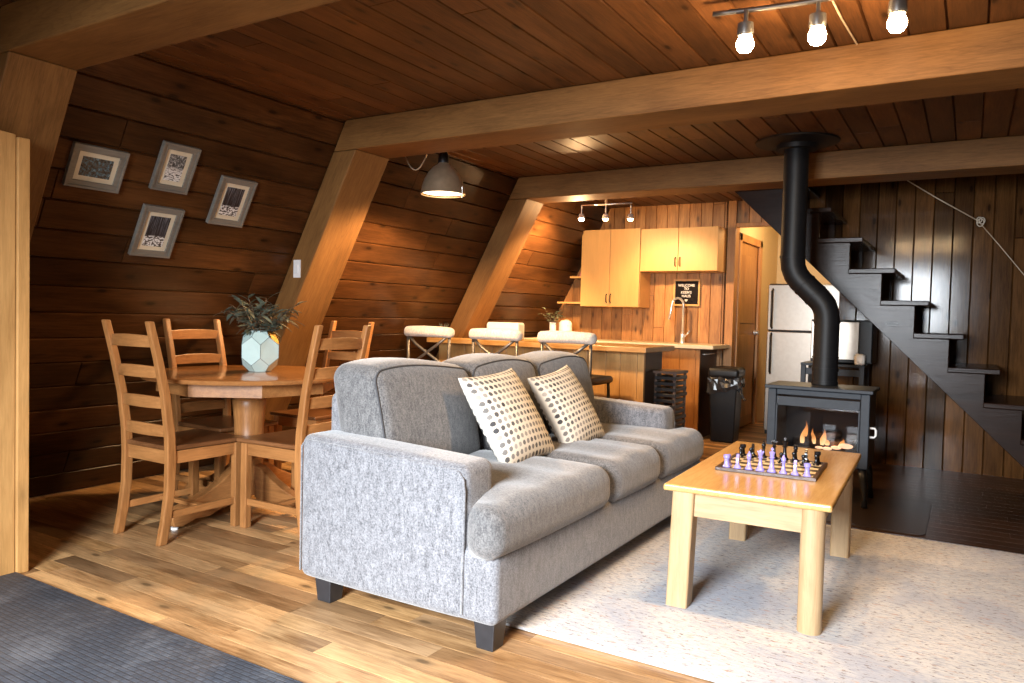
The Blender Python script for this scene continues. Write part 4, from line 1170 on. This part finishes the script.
# stand and microwave
cs = thing('metal_stand', 'dark metal stand with legs behind the stove holding the oven', 'stand', (-.90,6.42,0))
finish('top', B(((0,0,.80),(.46,.36,.02))), M['stove'], cs, bevel=.003)
for sx in (-1,1):
    for sy in (-1,1): finish('leg', B(((sx*.21,sy*.16,.395),(.035,.035,.79))), M['stove'], cs, bevel=.003)
finish('rail', B(((0,-.16,.745),(.385,.02,.05))), M['stove'], cs, bevel=.002); finish('shelf', B(((0,0,.35),(.42,.32,.016))), M['stove'], cs)
mw = thing('countertop_oven', 'steel fronted countertop oven on the metal stand behind the stove', 'oven', (-.845,6.42,.8105))
finish('body', B(((0,.01,.175),(.44,.32,.33))), M['black'], mw, bevel=.006)
finish('door', B(((-.045,-.160,.18),(.34,.018,.29))), M['steel'], mw, bevel=.004)
finish('control_panel', B(((.172,-.158,.175),(.085,.014,.31))), M['black'], mw, bevel=.003)
for sx in (-1,1):
    finish('foot', Lt([(.012,0),(.012,.011)],10,(sx*.18,-.12,0)), M['black'], mw)
    finish('foot', Lt([(.012,0),(.012,.011)],10,(sx*.18,.12,0)), M['black'], mw)
cl = rbox((.035,.025,.04),.022,(3,3,3)); rr = random.Random(4)
for v in cl.verts: v.co *= rr.uniform(.85,1.15)
tag(finish('cloth', cl, M['white'], smooth=True, loc=(-.70,6.19,.855)), 'small white crumpled cloth hanging at the oven corner', 'cloth')
finish('hook', T([(-.004,.0,.0),(.0,.04,-.045)],.003,6), M['chrome'], bpy.data.objects['cloth'])

# ------------------------------------------------------------------ lights
def area(name, loc, rot, sx, sy, e, col, spread=180):
    l = bpy.data.lights.new(name,'AREA'); l.shape='RECTANGLE'; l.size=sx; l.size_y=sy; l.energy=e; l.color=col; l.spread=R(spread)
    o = bpy.data.objects.new(name,l); o.location=loc; o.rotation_euler=rot; C.objects.link(o); return o
def point(name, loc, e, col, r=.03):
    l = bpy.data.lights.new(name,'POINT'); l.energy=e; l.color=col; l.shadow_soft_size=r
    o = bpy.data.objects.new(name,l); o.location=loc; C.objects.link(o); return o
def spot(name, loc, to, e, col, ang=80, blend=.6, r=.03):
    l = bpy.data.lights.new(name,'SPOT'); l.energy=e; l.color=col; l.spot_size=R(ang); l.spot_blend=blend; l.shadow_soft_size=r
    o = bpy.data.objects.new(name,l); o.location=loc; d=Vector(to)-Vector(loc); o.rotation_euler=d.to_track_quat('-Z','Y').to_euler(); C.objects.link(o); return o
WARM = (1.0,.60,.27)
area('daylight_window', (sum(WINX)/2, WY-.05, 1.5), (R(52),0,R(3)), 1.30, 1.34, 345, (.88,.94,1.0), 112)
for i,(x,y) in enumerate(((-.742,2.805),(-.501,2.839),(-.25,2.836))):
    point('bulb_glow', (x,y-.0,2.065), 9, WARM, .03)
    spot('bulb_beam', (x,y-.02,2.05), (x-.35,y-.1,0), 30, WARM, 125, .7)
spot('pendant_beam', (-3.055,4.10,1.90), (-3.055,4.10,0), 330, WARM, 165, .35, .10)
point('kitchen_glow', (KL[0][0]-.02,KL[0][1]-.03,KL[0][2]-.06), 30, WARM, .03)
spot('kitchen_spot', (KL[0][0],KL[0][1],KL[0][2]-.05), (-4.4,6.25,.75), 330, WARM, 125, .8)
spot('kitchen_spot', (KL[1][0],KL[1][1]-.02,KL[1][2]-.04), (-2.5,7.3,1.8), 17, WARM, 80, .8)
spot('kitchen_spot', (KL[2][0],KL[2][1]-.02,KL[2][2]-.04), (-2.5,7.3,.9), 105, WARM, 100, .8)
point('hall_glow', (-1.35,8.0,2.15), 40, (1,.70,.36), .08)
point('fire_glow', (-.74,5.08,.40), 1.2, (1,.42,.14), .04)

w = bpy.data.worlds.new('World'); bpy.context.scene.world = w; w.use_nodes = True
w.node_tree.nodes['Background'].inputs[0].default_value = (.55,.65,.8,1); w.node_tree.nodes['Background'].inputs[1].default_value = .02

# ------------------------------------------------------------------ camera
yaw, pit, rol = -5.44805607e-01, -3.45947674e-02, 2.57191921e-02
cy_, sy_ = math.cos(yaw), math.sin(yaw); cp_, sp2 = math.cos(pit), math.sin(pit); cr_, sr_ = math.cos(rol), math.sin(rol)
fw = Vector((sy_*cp_, cy_*cp_, sp2)); ri = Vector((cy_,-sy_,0)); up = ri.cross(fw)
r2 = ri*cr_+up*sr_; u2 = -ri*sr_+up*cr_
cam = bpy.data.cameras.new('camera'); cam.sensor_width = 36; cam.sensor_fit = 'HORIZONTAL'; cam.lens = 755.63/1024*36; cam.clip_start = .05
co = bpy.data.objects.new('camera', cam); C.objects.link(co)
m = Matrix((r2,u2,-fw)).transposed().to_4x4(); m.translation = (0,0,1.12); co.matrix_world = m
S = bpy.context.scene; S.camera = co
S.view_settings.view_transform = 'Standard'; S.view_settings.look = 'None'; S.view_settings.gamma = 1; S.view_settings.exposure = 0.0
S.view_settings.use_curve_mapping = False
S.cycles.use_denoising = True; S.cycles.sample_clamp_indirect = 6
